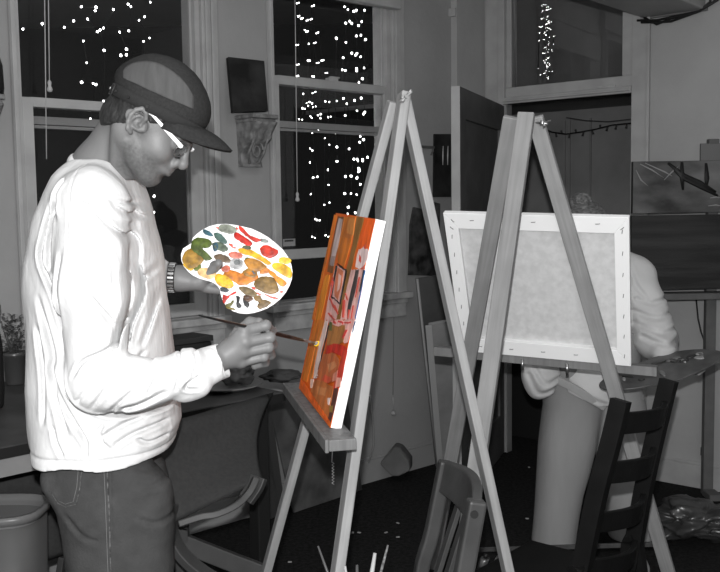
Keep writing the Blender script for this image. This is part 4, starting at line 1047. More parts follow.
hair_m = mat('dark_hair', .014, rough=.5, spec=.3, col2=.03, noise_amt=.1, noise_scale=60, stretch=(1, 3, 1), bump=.002, bump_scale=120)
YM = 2.05
man = thing('person', 'man in cap, glasses, white long-sleeved shirt and jeans painting at the near easel', 'person', V(PY(105, 500, YM).x, YM, 0))
# ---- head frame
YH = 2.0
HO = PY(146, 118, YH); th_ = math.radians(38)
hf = V(math.cos(th_), 0, -math.sin(th_)); hu = V(math.sin(th_), 0, math.cos(th_)); hs = V(0, 1, 0)   # forward, up, side (away from the lens)
def H(f, s, u): return HO + hf*float(f) + hs*float(s) + hu*float(u)
def HL(px, py, Y=YH):
    p = PY(px, py, Y) - HO; return p.dot(hf), p.dot(hu)
HM = [(hf.x, hf.y, hf.z), (hs.x, hs.y, hs.z), (hu.x, hu.y, hu.z)]
def rotM(f, s, u):  # axes given as vectors
    return [tuple(f), tuple(s), tuple(u)]
g = Grid(A3(HO)-np.array([.17, .12, .20]), A3(HO)+np.array([.16, .12, .14]), .0022)
g.ell(H(.004, 0, .030), (.096, .075, .082), HM, .01)
g.ell(H(.035, 0, -.012), (.068, .063, .060), HM, .02)
g.ell(H(.040, 0, -.050), (.056, .052, .058), HM, .02)
for s in (-1, 1):
    g.cap(H(.004, s*.056, -.058), H(.070, s*.022, -.092), .013, .014, .03)       # jaw line
    g.ell(H(.064, s*.036, -.032), (.024, .022, .026), HM, .02)                     # cheek
    g.cap(H(.087, s*.040, .012), H(.100, s*.012, .012), .009, .0085, .012)        # brow
g.ell(H(.081, 0, -.0915), (.018, .021, .015), HM, .02)                              # chin
g.cap(H(.03, 0, -.080), H(.073, 0, -.090), .020, .015, .025)
for s in (-1, 1):
    g.ell(H(.101, s*.032, -.006), (.014, .018, .013), HM, .010, 'sub')
    g.ell(H(.082, s*.032, -.006), (.0125, .0125, .0125), HM, .003)
    g.cap(H(.086, s*.044, .0), H(.0955, s*.024, .001), .0035, .003, .003)          # lid
g.cap(H(.102, 0, .004), H(.117, 0, -.028), .0075, .0092, .010)                      # nose bridge
g.ell(H(.1185, 0, -.0325), (.0105, .0095, .0088), HM, .010)
for s in (-1, 1):
    g.ell(H(.106, s*.0115, -.0375), (.012, .0070, .0080), HM, .006)
    g.ell(H(.109, s*.006, -.0455), (.005, .0028, .003), HM, .002, 'sub')
g.ell(H(.084, 0, -.058), (.019, .027, .027), HM, .012)
g.cap(H(.093, -.020, -.0595), H(.1045, 0, -.0535), .0036, .0052, .005); g.cap(H(.1045, 0, -.0535), H(.093, .020, -.0595), .0052, .0036, .005)
g.cap(H(.092, -.018, -.0655), H(.1015, 0, -.0675), .0042, .0064, .005); g.cap(H(.1015, 0, -.0675), H(.092, .018, -.0655), .0064, .0042, .005)
g.cap(H(.097, -.020, -.0615), H(.112, 0, -.0605), .0009, .0013, .0015, 'sub'); g.cap(H(.112, 0, -.0605), H(.097, .020, -.0615), .0013, .0009, .0015, 'sub')
g.ell(H(.103, 0, -.0775), (.006, .018, .004), HM, .008, 'sub')
# ears
ear_f, ear_u = HL(136.5, 121, 1.922)
print('ear', ear_f, ear_u)
for s in (-1, 1):
    tl_ = .35
    ec = H(ear_f, s*.078, ear_u); e1 = hf*math.cos(tl_)+hs*s*-.25; e1.normalize(); e3 = hu; e2 = e1.cross(e3).normalized(); e3 = e2.cross(e1)
    M_ = rotM(e1, e2, e3)
    def E_(a, b, c): a *= .9; c *= .9; return ec+e1*a+e2*b*(1 if e2.y*s > 0 else -1)+e3*c
    g.ell(ec, (.017, .0065, .028), M_, .006)
    rim = [E_(.012, .003, .002), E_(.014, .005, .016), E_(.006, .007, .028), E_(-.006, .008, .030), E_(-.015, .008, .020), E_(-.018, .007, .004), E_(-.014, .005, -.012), E_(-.006, .003, -.024), E_(.004, .001, -.028)]
    g.ell(E_(.0, .006, .0), (.011, .006, .019), M_, .003, 'sub')
    g.chain(rim, [.003, .004, .0045, .0045, .0045, .004, .004, .005, .005], .003)
    g.chain([E_(-.010, .003, -.010), E_(-.009, .004, .004), E_(-.002, .004, .014), E_(.006, .003, .016)], [.003, .0032, .003, .002], .003)
    g.ell(E_(.012, .003, -.004), (.004, .004, .006), M_, .003)                      # tragus
# neck down into the shirt
NB = PY(101, 170, 2.05); NBm = PY(124, 141, 2.01)
g.cap(NBm + V(.0, .02, .02), NB, .056, .060, .03)
g.cap(NB, NB + V(-.02, .0, -.06), .060, .066, .02)
g.cap(H(-.02, -.045, -.045), PY(116, 176, 1.99), .016, .012, .02)                   # sterno muscle
g.ell(PY(128, 171, 2.0), (.014, .014, .016), None, .02)
head_poly = g.mesh()
# ---- hands
def finger(g, pts, rs, k=.004):
    g.chain(pts, rs, k)
    g.ell(pts[-1], (rs[-1]*1.05,)*3, None, .002)
wrR = PY(221, 360, 1.93)
g = Grid(A3(PY(240, 350, 1.95))-np.array([.13, .11, .10]), A3(PY(240, 350, 1.95))+np.array([.12, .13, .09]), .0019)
q = lambda x, y, Y: PY(x, y, Y)
g.cap(q(190, 368, 1.90), q(208, 364, 1.915), .024, .026, .01)                        # forearm
g.cap(q(205, 365, 1.912), q(226, 357, 1.935), .026, .025, .02, n=V(0, 1, .2), fl=.8)
pal = [q(228, 354, 1.94), q(244, 331, 1.935), q(245, 342, 1.93), q(244, 352, 1.935), q(241, 362, 1.945)]
for i, r in ((1, .0150), (2, .0150), (3, .0140), (4, .0130)): g.cap(pal[0], pal[i], .021, r, .012)
g.ell(q(236, 350, 1.955), (.030, .014, .028), None, .02)
fin = [
 ([q(244, 331, 1.935), q(266, 325.5, 1.95), q(272, 331, 1.985), q(262, 336, 2.0)], [.0125, .0105, .0092, .0082]),
 ([q(245, 342, 1.93), q(270, 337.5, 1.945), q(273, 345, 1.98), q(261, 350, 1.99)], [.0125, .0108, .0095, .0085]),
 ([q(244, 352, 1.935), q(268.5, 347.5, 1.945), q(271, 355, 1.975), q(259, 358, 1.99)], [.0120, .0103, .0092, .0082]),
 ([q(241, 362, 1.945), q(264, 357, 1.95), q(265.5, 363, 1.975), q(255, 366, 1.985)], [.0108, .0092, .0082, .0075])]
for pts, rs in fin:
    finger(g, pts, rs)
    g.ell(pts[1], (rs[1]*1.12,)*3, None, .003)
for i in (1, 2, 3, 4): g.ell(pal[i]+V(0, -.004, .002), (.0095, .0085, .0085), None, .006)   # knuckles
finger(g, [q(230, 345, 1.965), q(240, 331, 1.985), q(250, 322.5, 1.985), q(259, 322, 1.975)], [.016, .0125, .0108, .0090], .008)
rh_poly = g.mesh()
# left hand: behind the palette, thumb up through its hole
pal_n = V(.06, -.95, .30).normalized()                 # palette faces the lens, tipped a little upward
pal_c = PY(236, 268, 2.16)
def onpal(x, y, o=0): return PP(x, y, pal_c+pal_n*o, pal_n)
g = Grid(A3(onpal(205, 278))-np.array([.13, .10, .09]), A3(onpal(205, 278))+np.array([.15, .13, .11]), .0019)
b = lambda x, y, o: onpal(x, y, -o)                   # o: distance behind the palette
g.cap(b(140, 277, .03), b(163, 277, .03), .034, .030, .01); g.cap(b(163, 277, .03), b(178, 278, .032), .030, .025, .015)
for (x, y, r) in ((207, 286, .014), (208, 278, .014), (207, 270, .014)): g.cap(b(180, 278, .033), b(x, y, .036), .023, r, .014)
g.cap(b(180, 281, .028), b(200, 283, .022), .021, .015, .014)
for (y0, x1, y1, x2, y2, x3, y3, r) in ((288, 228, 291, 240, 287, 247, 284, .0102), (281, 232, 283, 248, 281, 257, 279, .0108), (273, 232, 274, 249, 272, 259, 271, .0108), (265, 228, 263, 243, 260, 252, 259, .0103)):
    finger(g, [b(206, y0, .034), b(x1, y1, .030), b(x2, y2, .020), b(x3, y3, .0125)], [r*1.2, r*1.05, r*.95, r*.85])
finger(g, [b(196, 282, .022), b(206, 277, .014), b(214, 268.5, .002), b(218.5, 263.5, -.012)], [.016, .0125, .0108, .0092], .006)
lh_poly = g.mesh()
# ---- hidden torso and legs, coarser
g = Grid((-.80, 1.75, .0), (-.40, 2.42, 1.60), .009)
hipR = PY(106, 478, 2.0); hipL = PY(108, 478, 2.13)
footR = V(PY(112, 572, 1.97).x, 1.985, .06); footL = V(PY(118, 572, 2.14).x, 2.15, .06)
g.cap(PY(100, 200, 2.06), PY(98, 300, 2.07), .075, .09, .05, n=V(0, 1, 0), fl=1.35)
g.cap(PY(98, 300, 2.07), PY(104, 470, 2.07), .085, .07, .05, n=V(0, 1, 0), fl=1.3)
g.cap(PY(95, 205, 1.93), PY(95, 205, 2.20), .05, .05, .05)
for hp_, ft_ in ((hipR, footR), (hipL, footL)):
    kn = hp_.lerp(ft_, .52)+V(.02, 0, 0); g.chain([hp_, kn, ft_], [.066, .050, .040], .03)
    g.cap(ft_ + V(.0, 0, -.01), ft_ + V(.15, 0, -.025), .036, .03, .02)
torso_poly = g.mesh()
g = Grid((-.72, 1.74, 1.0), (-.30, 2.40, 1.55), .009)
g.chain([PY(88, 208, 1.91), PY(97, 380, 1.86), PY(160, 372, 1.885)], [.045, .034, .028], .02)
g.chain([PY(100, 212, 2.24), PY(92, 300, 2.30), b(150, 277, .03)], [.045, .038, .032], .02)
arm_poly = g.mesh()
me = join_polys('body', [head_poly, rh_poly, lh_poly, torso_poly, arm_poly])
co = np.empty(len(me.vertices)*3, np.float32); me.vertices.foreach_get('co', co); co = co.reshape(-1, 3)
d = co-A3(HO); F_ = d@A3(hf); S_ = d@A3(hs); U_ = d@A3(hu)
def bump_(x, c, w): return np.clip(1-np.abs((x-c)/w), 0, 1)
beard = np.clip((-.040-U_)/.018, 0, 1)*np.clip((F_+.008)/.03, 0, 1)*np.clip((U_+.128)/.012, 0, 1)*np.clip((.125-F_)/.01, 0, 1)
beard *= 1-.9*np.exp(-(((F_-.100)/.02)**2+((U_+.061)/.007)**2))           # lips stay clear
side = np.exp(-(((F_-.022)/.016)**2+((U_+.025)/.035)**2))*(np.abs(S_) > .05)
brow_ = np.exp(-(((U_-.0135)/.0055)**2))*(F_ > .075)*(np.abs(S_) > .012)*(np.abs(S_) < .05)
head_only = (np.linalg.norm(d, axis=1) < .17)
set_mask(me, np.clip(beard*.62+side*.7+brow_*1.0, 0, 1)*head_only)
link_mesh('body', me, skin_m, man)
# ---- hair under the cap
g = Grid(A3(HO)-np.array([.14, .10, .12]), A3(HO)+np.array([.13, .10, .14]), .0026)
g.ell(H(.004, 0, .030), (.099, .079, .085), HM, .01)
g.ell(H(-.034, 0, -.034), (.044, .056, .050), HM, .03)
for s in (-1, 1):
    g.cap(H(ear_f+.034, s*.066, .02), H(ear_f+.032, s*.064, -.020), .012, .006, .01)
    g.ell(H(ear_f+.002, s*.084, ear_u), (.021, .022, .034), HM, .006, 'sub')
X, Y, Z = np.meshgrid(g.x[:,0,0]-HO.x, g.y[0,:,0]-HO.y, g.z[0,0,:]-HO.z, indexing='ij')
F_ = X*hf.x+Z*hf.z; U_ = X*hu.x+Z*hu.z
# cut the face away: keep behind a line running from the temple to the nape
cut = np.maximum(F_-.040+np.maximum(0, .0-U_)*.35, -(U_+.048+ (F_+.06)*.55))
g.d = smax(g.d, np.minimum(np.maximum(F_-.048-.3*np.maximum(U_, 0), -(U_+.074)+(F_+.07)*.75), 10).astype(np.float32)*1.0, .004)
g.d += (.0009*np.sin(F_*700+U_*260+np.sin(U_*90)*2)*np.cos(Y*300)).astype(np.float32)
p_, t_, q_ = g.mesh(); hair = join_polys('hair', [smooth_polys((p_, t_, q_), 1)]); link_mesh('hair', hair, hair_m, man)
# ---- cap
capd_m = mat('cap_dark', .026, rough=.9, spec=.1, noise_amt=.2, noise_scale=200, bump=.0006, bump_scale=500)
capl_m = mat('cap_mesh', .075, rough=.9, spec=.1, col2=.06, noise_amt=.3, noise_scale=9, stretch=(9, 1, 1.5), bump=.0006, bump_scale=60)
CO = H(.0, 0, .035)
cap_t = math.radians(12)          # cap sits tipped relative to the head
# cap shape: rings from the band up to the crown, in the profile plane
lowb = [HL(117.5, 88), HL(176, 117)]; 
def prof_pt(px, py): f, u = HL(px, py); return f, u
top = [prof_pt(*p) for p in ((117.2, 85), (116.6, 78), (119, 71), (124, 66), (133, 60.5), (145, 56), (155, 55), (170, 58), (184, 64.5), (193, 72), (200, 81), (206, 93), (209.5, 104), (210, 114), (208.5, 121), (204, 128))]
b0 = np.array(prof_pt(117.2, 86)); b1 = np.array(prof_pt(204, 129))      # back and front of the band line
T = np.array(top); s_arr = np.linspace(0, 1, 25)
# arc-length resample top profile
dl_ = np.r_[0, np.cumsum(np.linalg.norm(np.diff(T, axis=0), axis=1))]; dl_ /= dl_[-1]
P_ = np.stack([np.interp(s_arr, dl_, T[:, 0]), np.interp(s_arr, dl_, T[:, 1])], 1)
base_c = (b0+b1)/2
# dome as lens rings: level t from band (0) to crown (1)
ax = (b1-b0)/np.linalg.norm(b1-b0); upn = np.array([-ax[1], ax[0]]); 
if upn[1] < 0: upn = -upn
halfL = np.linalg.norm(b1-b0)/2
loc = (T-base_c); la = loc@ax; lu = loc@upn; hmax = lu.max()
NL, NA = 18, 56
def cap_pt(lv, a, inset=0):
    h = hmax*math.sin(lv*math.pi/2)
    # extent of profile at this height
    kmax = int(np.argmax(lu)); back = np.interp(h, lu[:kmax+1], la[:kmax+1]); ff = np.interp(h, lu[kmax:][::-1], la[kmax:][::-1])
    cx = (back+ff)/2; rx = (ff-back)/2
    ry = .084*math.cos(lv*math.pi/2)**.55
    if lv > .999: rx = ry = 0.0005
    c, s = math.cos(a), math.sin(a); pw = .92
    x = cx+(rx-inset)*math.copysign(abs(c)**pw, c); y = (ry-inset)*math.copysign(abs(s)**pw, s)
    f, u = base_c + ax*x + upn*h
    return H(f, y, u)
lvs = [0, .04, .10, .18]+[.18+.82*k/14 for k in range(1, 15)]
rings = [[cap_pt(lv, 2*math.pi*k/NA) for k in range(NA)] for lv in lvs]
mb = MB(); mb.loft(rings, False)
crown = obj('cap', mb, capd_m, man, solid=.004)
# light side panels lie 1 mm proud of the crown
def panel(sgn):
    pts = [(107, 100), (112, 88), (128, 76), (150, 70), (185, 68), (222, 76), (258, 95), (292, 122), (315, 150), (331, 182), (334, 205), (330, 220), (300, 208), (250, 192), (200, 168), (160, 146), (125, 131), (108, 122)]
    bm = bmesh.new(); out = []
    NX = 26; NY = 14
    top_ = [(107, 100), (112, 88), (128, 76), (150, 70), (185, 68), (222, 76), (258, 95), (292, 122), (315, 150), (331, 182)]
    bot_ = [(108, 121), (125, 131), (145, 139), (160, 146), (200, 166), (225, 176), (250, 188), (280, 200), (305, 210), (331, 221)]
    ta = np.array(top_, float); ba = np.array(bot_, float); s = np.linspace(0, 1, len(ta))
    grid = []
    for j in range(NY+1):
        row = []
        for i in range(NX+1):
            f = i/NX; v = j/NY
            a = np.array([np.interp(f, s, ta[:, 0]), np.interp(f, s, ta[:, 1])]); b2 = np.array([np.interp(f, s, ba[:, 0]), np.interp(f, s, ba[:, 1])])
            p2 = b2+(a-b2)*v
            ff, uu = HL(90+p2[0]/3.175, 40+p2[1]/3.175, 1.945)
            dd = np.array([ff, uu])-base_c; x = dd@ax; h = max(0.0, min(dd@upn, hmax*.985))
            kmax = int(np.argmax(lu)); back = np.interp(h, lu[:kmax+1], la[:kmax+1]); fr_ = np.interp(h, lu[kmax:][::-1], la[kmax:][::-1])
            cx = (back+fr_)/2; rx = (fr_-back)/2; lv = math.asin(min(1, h/hmax))/(math.pi/2); ry = .084*math.cos(lv*math.pi/2)**.55
            c = max(-.985, min(.985, (x-cx)/rx)); c_ = abs(c)**(1/.92); sn_ = math.sqrt(max(0, 1-c_*c_)); y = ry*sn_**.92
            row.append(H(ff, sgn*(y+.0042), uu)+hu*.0)
        grid.append(row)
    mb = MB(); mb.loft(grid, False, True, closed=False)
    return obj('side_panel', mb, capl_m, crown, solid=.0015)
panel(-1); panel(1)
# band with snaps
mb = MB(); rr = []
for h0 in (-.020, -.004, .004):
    rg = []
    for k in range(NA):
        a = 2*math.pi*k/NA; p = cap_pt(0, a); q_ = p-Vector(H(0, 0, 0))+Vector(H(0, 0, 0)); ctr = H(*[base_c[0], 0, base_c[1]]); o = (p-ctr).normalized()
        up_ = hf*float(upn[0])+hu*float(upn[1]); dropf = 1.0 if math.cos(a) < .45 else max(.25, 1-(math.cos(a)-.45)*1.4)
        rg.append(p+o*.0035+up_*(h0*dropf))
    rr.append(rg)
mb.loft(rr, False); band = obj('band', mb, mat('cap_band', .024, rough=.85, spec=.15, noise_amt=.1, noise_scale=200), crown, solid=.003)
ctr = H(base_c[0], 0, base_c[1]); up_ = hf*float(upn[0])+hu*float(upn[1])
for cx_ in (-.93, -.72, -.40, -.02):
    a = math.acos(cx_); p = cap_pt(0, -a); o = (p-ctr).normalized(); p = p+o*.0055-up_*.010
    obj('snap_stud', MB().tube([p, p+o*.003], .0032, 10), metal_m if cx_ < -.9 else mat('snap_dark', .02, rough=.3) if 'snap_dark' not in bpy.data.materials else bpy.data.materials['snap_dark'], crown)
p = cap_pt(0, -math.acos(-.86)); o = (p-ctr).normalized(); p = p+o*.006-up_*.01
tv = up_.cross(o).normalized(); mbk = MB(); mbk.tube([p-tv*.010-up_*.011, p+tv*.010-up_*.011, p+tv*.010+up_*.011, p-tv*.010+up_*.011, p-tv*.010-up_*.011], .0016, 6); obj('strap_buckle', mbk, mat('buckle_dark', .03, rough=.4), crown)
# brim
tipf, tipu = HL(231.5, 151.5, 2.0); 
mb = MB(); NB_, NR = 24, 8; grid = []
jf, ju = b1+(-.012*ax-.002*upn)
for j in range(NR+1):
    r_ = j/NR; row = []
    for i in range(NB_+1):
        a = -1+2*i/NB_; y = a*.080*(1-.06*r_)
        base_f = .0 - .045*a*a - .002*abs(a)**4; reach = math.sqrt(max(0, 1-(abs(a))**2.6))
        # along brim direction (from junction to tip)
        dvec = np.array([tipf-jf, tipu-ju]); Lb = np.linalg.norm(dvec); dv = dvec/Lb; nv = np.array([-dv[1], dv[0]])
        if nv[1] < 0: nv = -nv
        curve = -.030*a*a*(.35+.8*r_) + .006*math.sin(r_*math.pi)
        pos = np.array([jf, ju]) + ax*base_f + dv*(Lb*reach*r_) + nv*curve + upn*(-.000)
        row.append(H(pos[0], y, pos[1]))
    grid.append(row)
mb.loft(grid, False, True, closed=False); obj('brim', mb, capd_m, crown, solid=.0055)
# ---- glasses
gl = thing if False else None
frm_m = mat('glasses_frame_white', .75, rough=.3, spec=.5); rim_m = mat('glasses_rim', .16, rough=.3, metal=.6)
def G(px, py, s): f, u = HL(px, py, 1.93 if s < 0 else 2.0); return f, u
fa_, ua_ = HL(153, 115, 1.925); fb_, ub_ = HL(181.5, 147, 1.93)
par = None
for s in (-1, 1):
    a = H(fa_, s*.081, ua_); b_ = H(fb_, s*.066, ub_); bk = H(fa_-.02, s*.070, ua_-.004)
    mb = MB(); pts = [bk, a, a.lerp(b_, .5), b_]; 
    sd_ = hu
    rings = []
    for i, p in enumerate(pts):
        dd = (pts[min(i+1, 3)]-pts[max(i-1, 0)]).normalized(); w_ = (.0018, .0028, .0036, .0042)[i]; u_ = (hu-dd*hu.dot(dd)).normalized(); y_ = dd.cross(u_)
        rings.append([p+u_*w_+y_*.0012, p-u_*w_+y_*.0012, p-u_*w_-y_*.0012, p+u_*w_-y_*.0012])
    mb.loft(rings, True, smooth=False)
    tm = obj('glasses_temple' if s < 0 else 'glasses_temple', mb, frm_m, man, bevel=.0006)
    if s < 0:
        for k in range(3):
            p = a.lerp(b_, .80+.045*k); obj('dark_mark', MB().obox(p-hs*.0026-hu*.0015, hf*.0012, hu*.003, hs*.001), blk_m, tm)
# lens rims: nearly edge-on ovals across the eyes
lens_m = glass('spectacle_lens', .12)
rmb = MB()
for s in (-1, 1):
    c = H(.1035, s*.033, -.008); ew = (hs*s*.92 - hf*.22).normalized(); eh = hu*1.0 + hf*.12; eh.normalize()
    ring = [c+ew*.025*math.cos(k/28*2*math.pi)+eh*.0165*math.sin(k/28*2*math.pi) for k in range(29)]
    lr = obj('glasses_rim', MB().tube(ring, .0014, 6, cap=False), rim_m, man)
    obj('lens', MB().prism(ring[:-1], ew.cross(eh)*.001), lens_m, lr)
    b_ = H(fb_, s*.066, ub_)
    obj('hinge', MB().tube([b_, c+ew*.025+eh*.004], .0022, 6), frm_m, lr)
obj('glasses_bridge', MB().tube([H(.1045, -.009, -.004), H(.111, 0, .0), H(.1045, .009, -.004)], .0014, 6), rim_m, man)
# ---- shirt
shirt_m = mat('shirt_white', .60, rough=1, spec=0, noise_amt=.04, noise_scale=5, bump=.0062, bump_scale=20, stretch=(1, 1, .5))
h = .0032
g = Grid((-.83, 1.72, .80), (-.28, 2.44, 1.60), h)
PYr = 2.03
rows = [(157, 73, 120), (164, 64, 126), (176, 53, 131), (190, 47, 136), (212, 37.5, 146), (240, 29.5, 154), (262, 25, 158), (290, 24, 163), (320, 25.5, 167), (350, 26, 170), (386, 25.5, 173), (410, 27.5, 177), (427, 29, 178), (445, 32, 173), (463, 35, 166), (480, 36, 164)]
zr = [PY(100, r[0], PYr).z for r in rows]; xb = [PY(r[1], r[0], PYr).x for r in rows]; xf = [PY(r[2]-3*min(1, max(0, (r[0]-200)/80)), r[0], PYr).x for r in rows]
zi = np.array(zr[::-1]); xb = np.array(xb[::-1]); xf = np.array(xf[::-1])
zv = g.z[0, 0, :]; B_ = np.interp(zv, zi, xb).astype(np.float32); Fr = np.interp(zv, zi, xf).astype(np.float32)
XC = ((B_+Fr)/2)[None, None, :]; HX = ((Fr-B_)/2)[None, None, :]
hy = np.interp(zv, [.80, .88, 1.0, 1.2, 1.35, 1.45, 1.50, 1.53, 1.56], [.215, .210, .19, .185, .19, .175, .13, .09, .06]).astype(np.float32)[None, None, :]
yc = 2.075
pw = 2.3
rad = ((np.abs(g.x-XC)/HX)**pw + (np.abs(g.y-yc)/hy)**pw)**(1/pw)
g.d = ((rad-1)*np.minimum(HX, hy)).astype(np.float32)
g.d = smax(g.d, np.broadcast_to((g.z-(PY(100, 150, YM).z)), g.d.shape).astype(np.float32), .02)
Sh = PY(90, 206, 1.905); El = PY(97, 381, 1.845); Wr = PY(221, 361, 1.93)
# shoulders
g.cap(NB+V(-.02, -.05, -.055), Sh+V(0, .02, .005), .045, .062, .05)
g.cap(NB+V(-.02, .05, -.06), PY(103, 208, 2.235), .045, .060, .05)
# near sleeve
g.cap(Sh, PY(92, 290, 1.865), .068, .068, .028); g.cap(PY(92, 290, 1.865), El, .067, .055, .022)
g.cap(El, PY(133, 384, 1.85), .058, .054, .015); g.cap(PY(133, 384, 1.85), PY(178, 375, 1.875), .054, .040, .012)
g.cap(PY(178, 375, 1.875), PY(205, 369, 1.91), .040, .036, .010)
ca, cb = PY(200, 367.5, 1.905), PY(222.5, 360.5, 1.93)
g.cap(ca, cb, .0355, .0365, .006)
# bunched folds above the cuff
for (x, y, r) in ((183, 376, .045), (192, 373, .042)):
    g.cap(PY(x, y-8, 1.885), PY(x+3, y+9, 1.885), .034, .035, .008)
g.cap(PY(181, 386, 1.87), PY(197, 386, 1.885), .014, .012, .010)
# far sleeve
g.cap(PY(103, 208, 2.235), PY(96, 300, 2.29), .065, .058, .02); g.cap(PY(96, 300, 2.29), b(150, 277, .03), .058, .042, .02)
g.cap(b(150, 277, .03), b(166.5, 277.3, .03), .036, .034, .01)
# cut the cuff ends square
def cut(p, n, rr=.075):
    n = Vector(n).normalized(); w = g.win([p], .10)
    X = g.x[w[0]]-p.x; Y_ = g.y[:, w[1]]-p.y; Z_ = g.z[:, :, w[2]]-p.z
    pl_ = (X*n.x+Y_*n.y+Z_*n.z); al = pl_; rr_ = np.sqrt(np.maximum(X*X+Y_*Y_+Z_*Z_-pl_**2, 0))
    m_ = np.where(rr_ < rr, -al, 1.0)      # positive inside the kept half
    g.d[w] = np.where((rr_ < rr) & (al > -.02), np.maximum(g.d[w], al), g.d[w])
cdir = (cb-ca).normalized()
cut(PY(215.5, 363, 1.925), cdir, .09); cut(b(167.5, 277.3, .03), b(168, 277.3, .03)-b(150, 277, .03))
# hollow cuffs
g.cap(b(162, 277.3, .03), b(175, 277.3, .03), .0305, .0305, .002, 'sub')
# hem
zh = PY(90, 464, 1.93).z
FW = .62
# folds: drawn on the near side as grooves
def fold(pts, w_, A, Yp=1.86, side=-1):
    P2 = np.array([[PY(x, y, Yp).x, PY(x, y, Yp).z] for x, y in pts])
    if len(P2) > 2:
        v_ = smooth_path([V(p[0], 0, p[1]) for p in P2], 6); P2 = np.array([[q.x, q.z] for q in v_])
    lo_ = P2.min(0)-4*w_; hi_ = P2.max(0)+4*w_
    i0, i1 = [int(np.clip((v-g.lo[0])/h, 0, g.n[0])) for v in (lo_[0], hi_[0])]; k0, k1 = [int(np.clip((v-g.lo[2])/h, 0, g.n[2])) for v in (lo_[1], hi_[1])]
    X = g.x[i0:i1+1, 0, 0][:, None]; Z_ = g.z[0, 0, k0:k1+1][None, :]
    best = np.full((X.shape[0], Z_.shape[1]), 9.0); tt = np.zeros_like(best)
    n_ = len(P2)-1
    for i in range(n_):
        a, b2 = P2[i], P2[i+1]; d_ = b2-a; L_ = d_@d_+1e-9; t_ = np.clip(((X-a[0])*d_[0]+(Z_-a[1])*d_[1])/L_, 0, 1)
        ds = np.sqrt((X-a[0]-t_*d_[0])**2+(Z_-a[1]-t_*d_[1])**2); m_ = ds < best; best = np.where(m_, ds, best); tt = np.where(m_, (i+t_)/n_, tt)
    taper = np.clip(np.minimum(tt, 1-tt)*6+.15, 0, 1)
    wn = w_*FW; D = A*taper*(np.exp(-(best/wn)**2)-.35*np.exp(-((best-2.0*wn)/(wn*1.1))**2))
    yw = 1/(1+np.exp((g.y[0, :, 0]-2.03)/.02))
    g.d[i0:i1+1, :, k0:k1+1] += (D[:, None, :]*yw[None, :, None]).astype(np.float32)
FOLDS = [
 ([(73.5, 160), (72, 200), (73, 262)], .003, .003), ([(54, 200), (47, 230), (43.5, 276)], .008, .009), ([(44, 205), (36, 240), (33, 262), (50, 298), (62, 345)], .008, .012),
 ([(79, 202), (93, 207), (112, 227), (124.7, 244), (126, 275)], .006, .008), ([(131.5, 204), (132, 234), (143, 260), (129, 287)], .007, .009), ([(140, 222), (148, 262), (155, 298)], .007, .009),
 ([(97, 290), (110, 308), (121, 326)], .007, .008), ([(126, 268), (130, 300), (122, 330), (120, 348)], .007, .018), ([(121, 340), (112, 347), (93, 356), (82, 372)], .006, .010),
 ([(135, 357), (122, 374), (98, 404)], .006, .006), ([(141, 384), (128, 396), (114, 408)], .006, .007), ([(170, 388), (146, 400), (124, 406)], .008, .009), ([(163, 370), (152, 392)], .005, .005),
 ([(113, 365), (96, 384), (86, 396)], .006, .005), ([(200, 376), (190, 382), (187, 388), (200, 389)], .0045, .009), ([(176, 350), (182, 368), (178, 388)], .005, .007), ([(192, 350), (197, 362), (193, 378)], .004, .006),
 ([(150, 358), (160, 366), (158, 382)], .006, .004),
 ([(30, 300), (46, 356), (45, 376), (53, 410), (64, 440)], .009, .012), ([(46, 376), (62, 412), (84, 446)], .007, .009), ([(28, 330), (35, 380), (36, 430)], .008, .009), ([(64, 352), (70, 385), (86, 408), (110, 418), (150, 420), (172, 414)], .007, .014),
 ([(96, 442), (118, 430), (140, 423)], .008, .008), ([(110, 450), (128, 440), (156, 434)], .007, .007), ([(100, 426), (96, 440), (108, 455)], .007, .007), ([(160, 422), (164, 436), (160, 452)], .006, .007),
 ([(142, 292), (138, 325), (132, 352)], .006, .009), ([(152, 285), (152, 320), (154, 354)], .006, .009), ([(162, 300), (163, 330), (165, 352)], .005, .008), ([(147, 215), (151, 240), (158, 262)], .005, .007),
 ([(110, 200), (122, 215), (138, 226)], .006, .006), ([(98, 190), (112, 200), (128, 204)], .006, .005), ([(60, 178), (52, 196), (56, 222)], .007, .007), ([(86, 232), (98, 262), (104, 290)], .008, .004), ([(66, 250), (62, 290), (64, 330)], .008, .006),
 ([(104, 240), (116, 262), (120, 285)], .006, .005), ([(74, 430), (84, 446), (84, 460)], .006, .006), ([(130, 445), (140, 452), (155, 450)], .006, .006), ([(48, 430), (52, 445), (60, 460)], .006, .007)]
for f_ in FOLDS: fold(*f_)
# broad cloth undulation
YY = g.y[0, :, 0]
und = (.0035*np.sin(g.x*34+g.z*13+3*np.sin(g.z*9))*np.cos(g.z*7+g.x*9) + .0028*np.sin(g.x*60-g.z*23+2*np.sin(g.y*14)) )
g.d += np.broadcast_to(und, g.d.shape).astype(np.float32)*.55
g.d = np.maximum(g.d, np.broadcast_to(zh + .004*np.sin(g.x*40) - g.z, g.d.shape).astype(np.float32))
g.d += (.004*np.exp(-((g.z-zh-.020)/.0035)**2)).astype(np.float32)
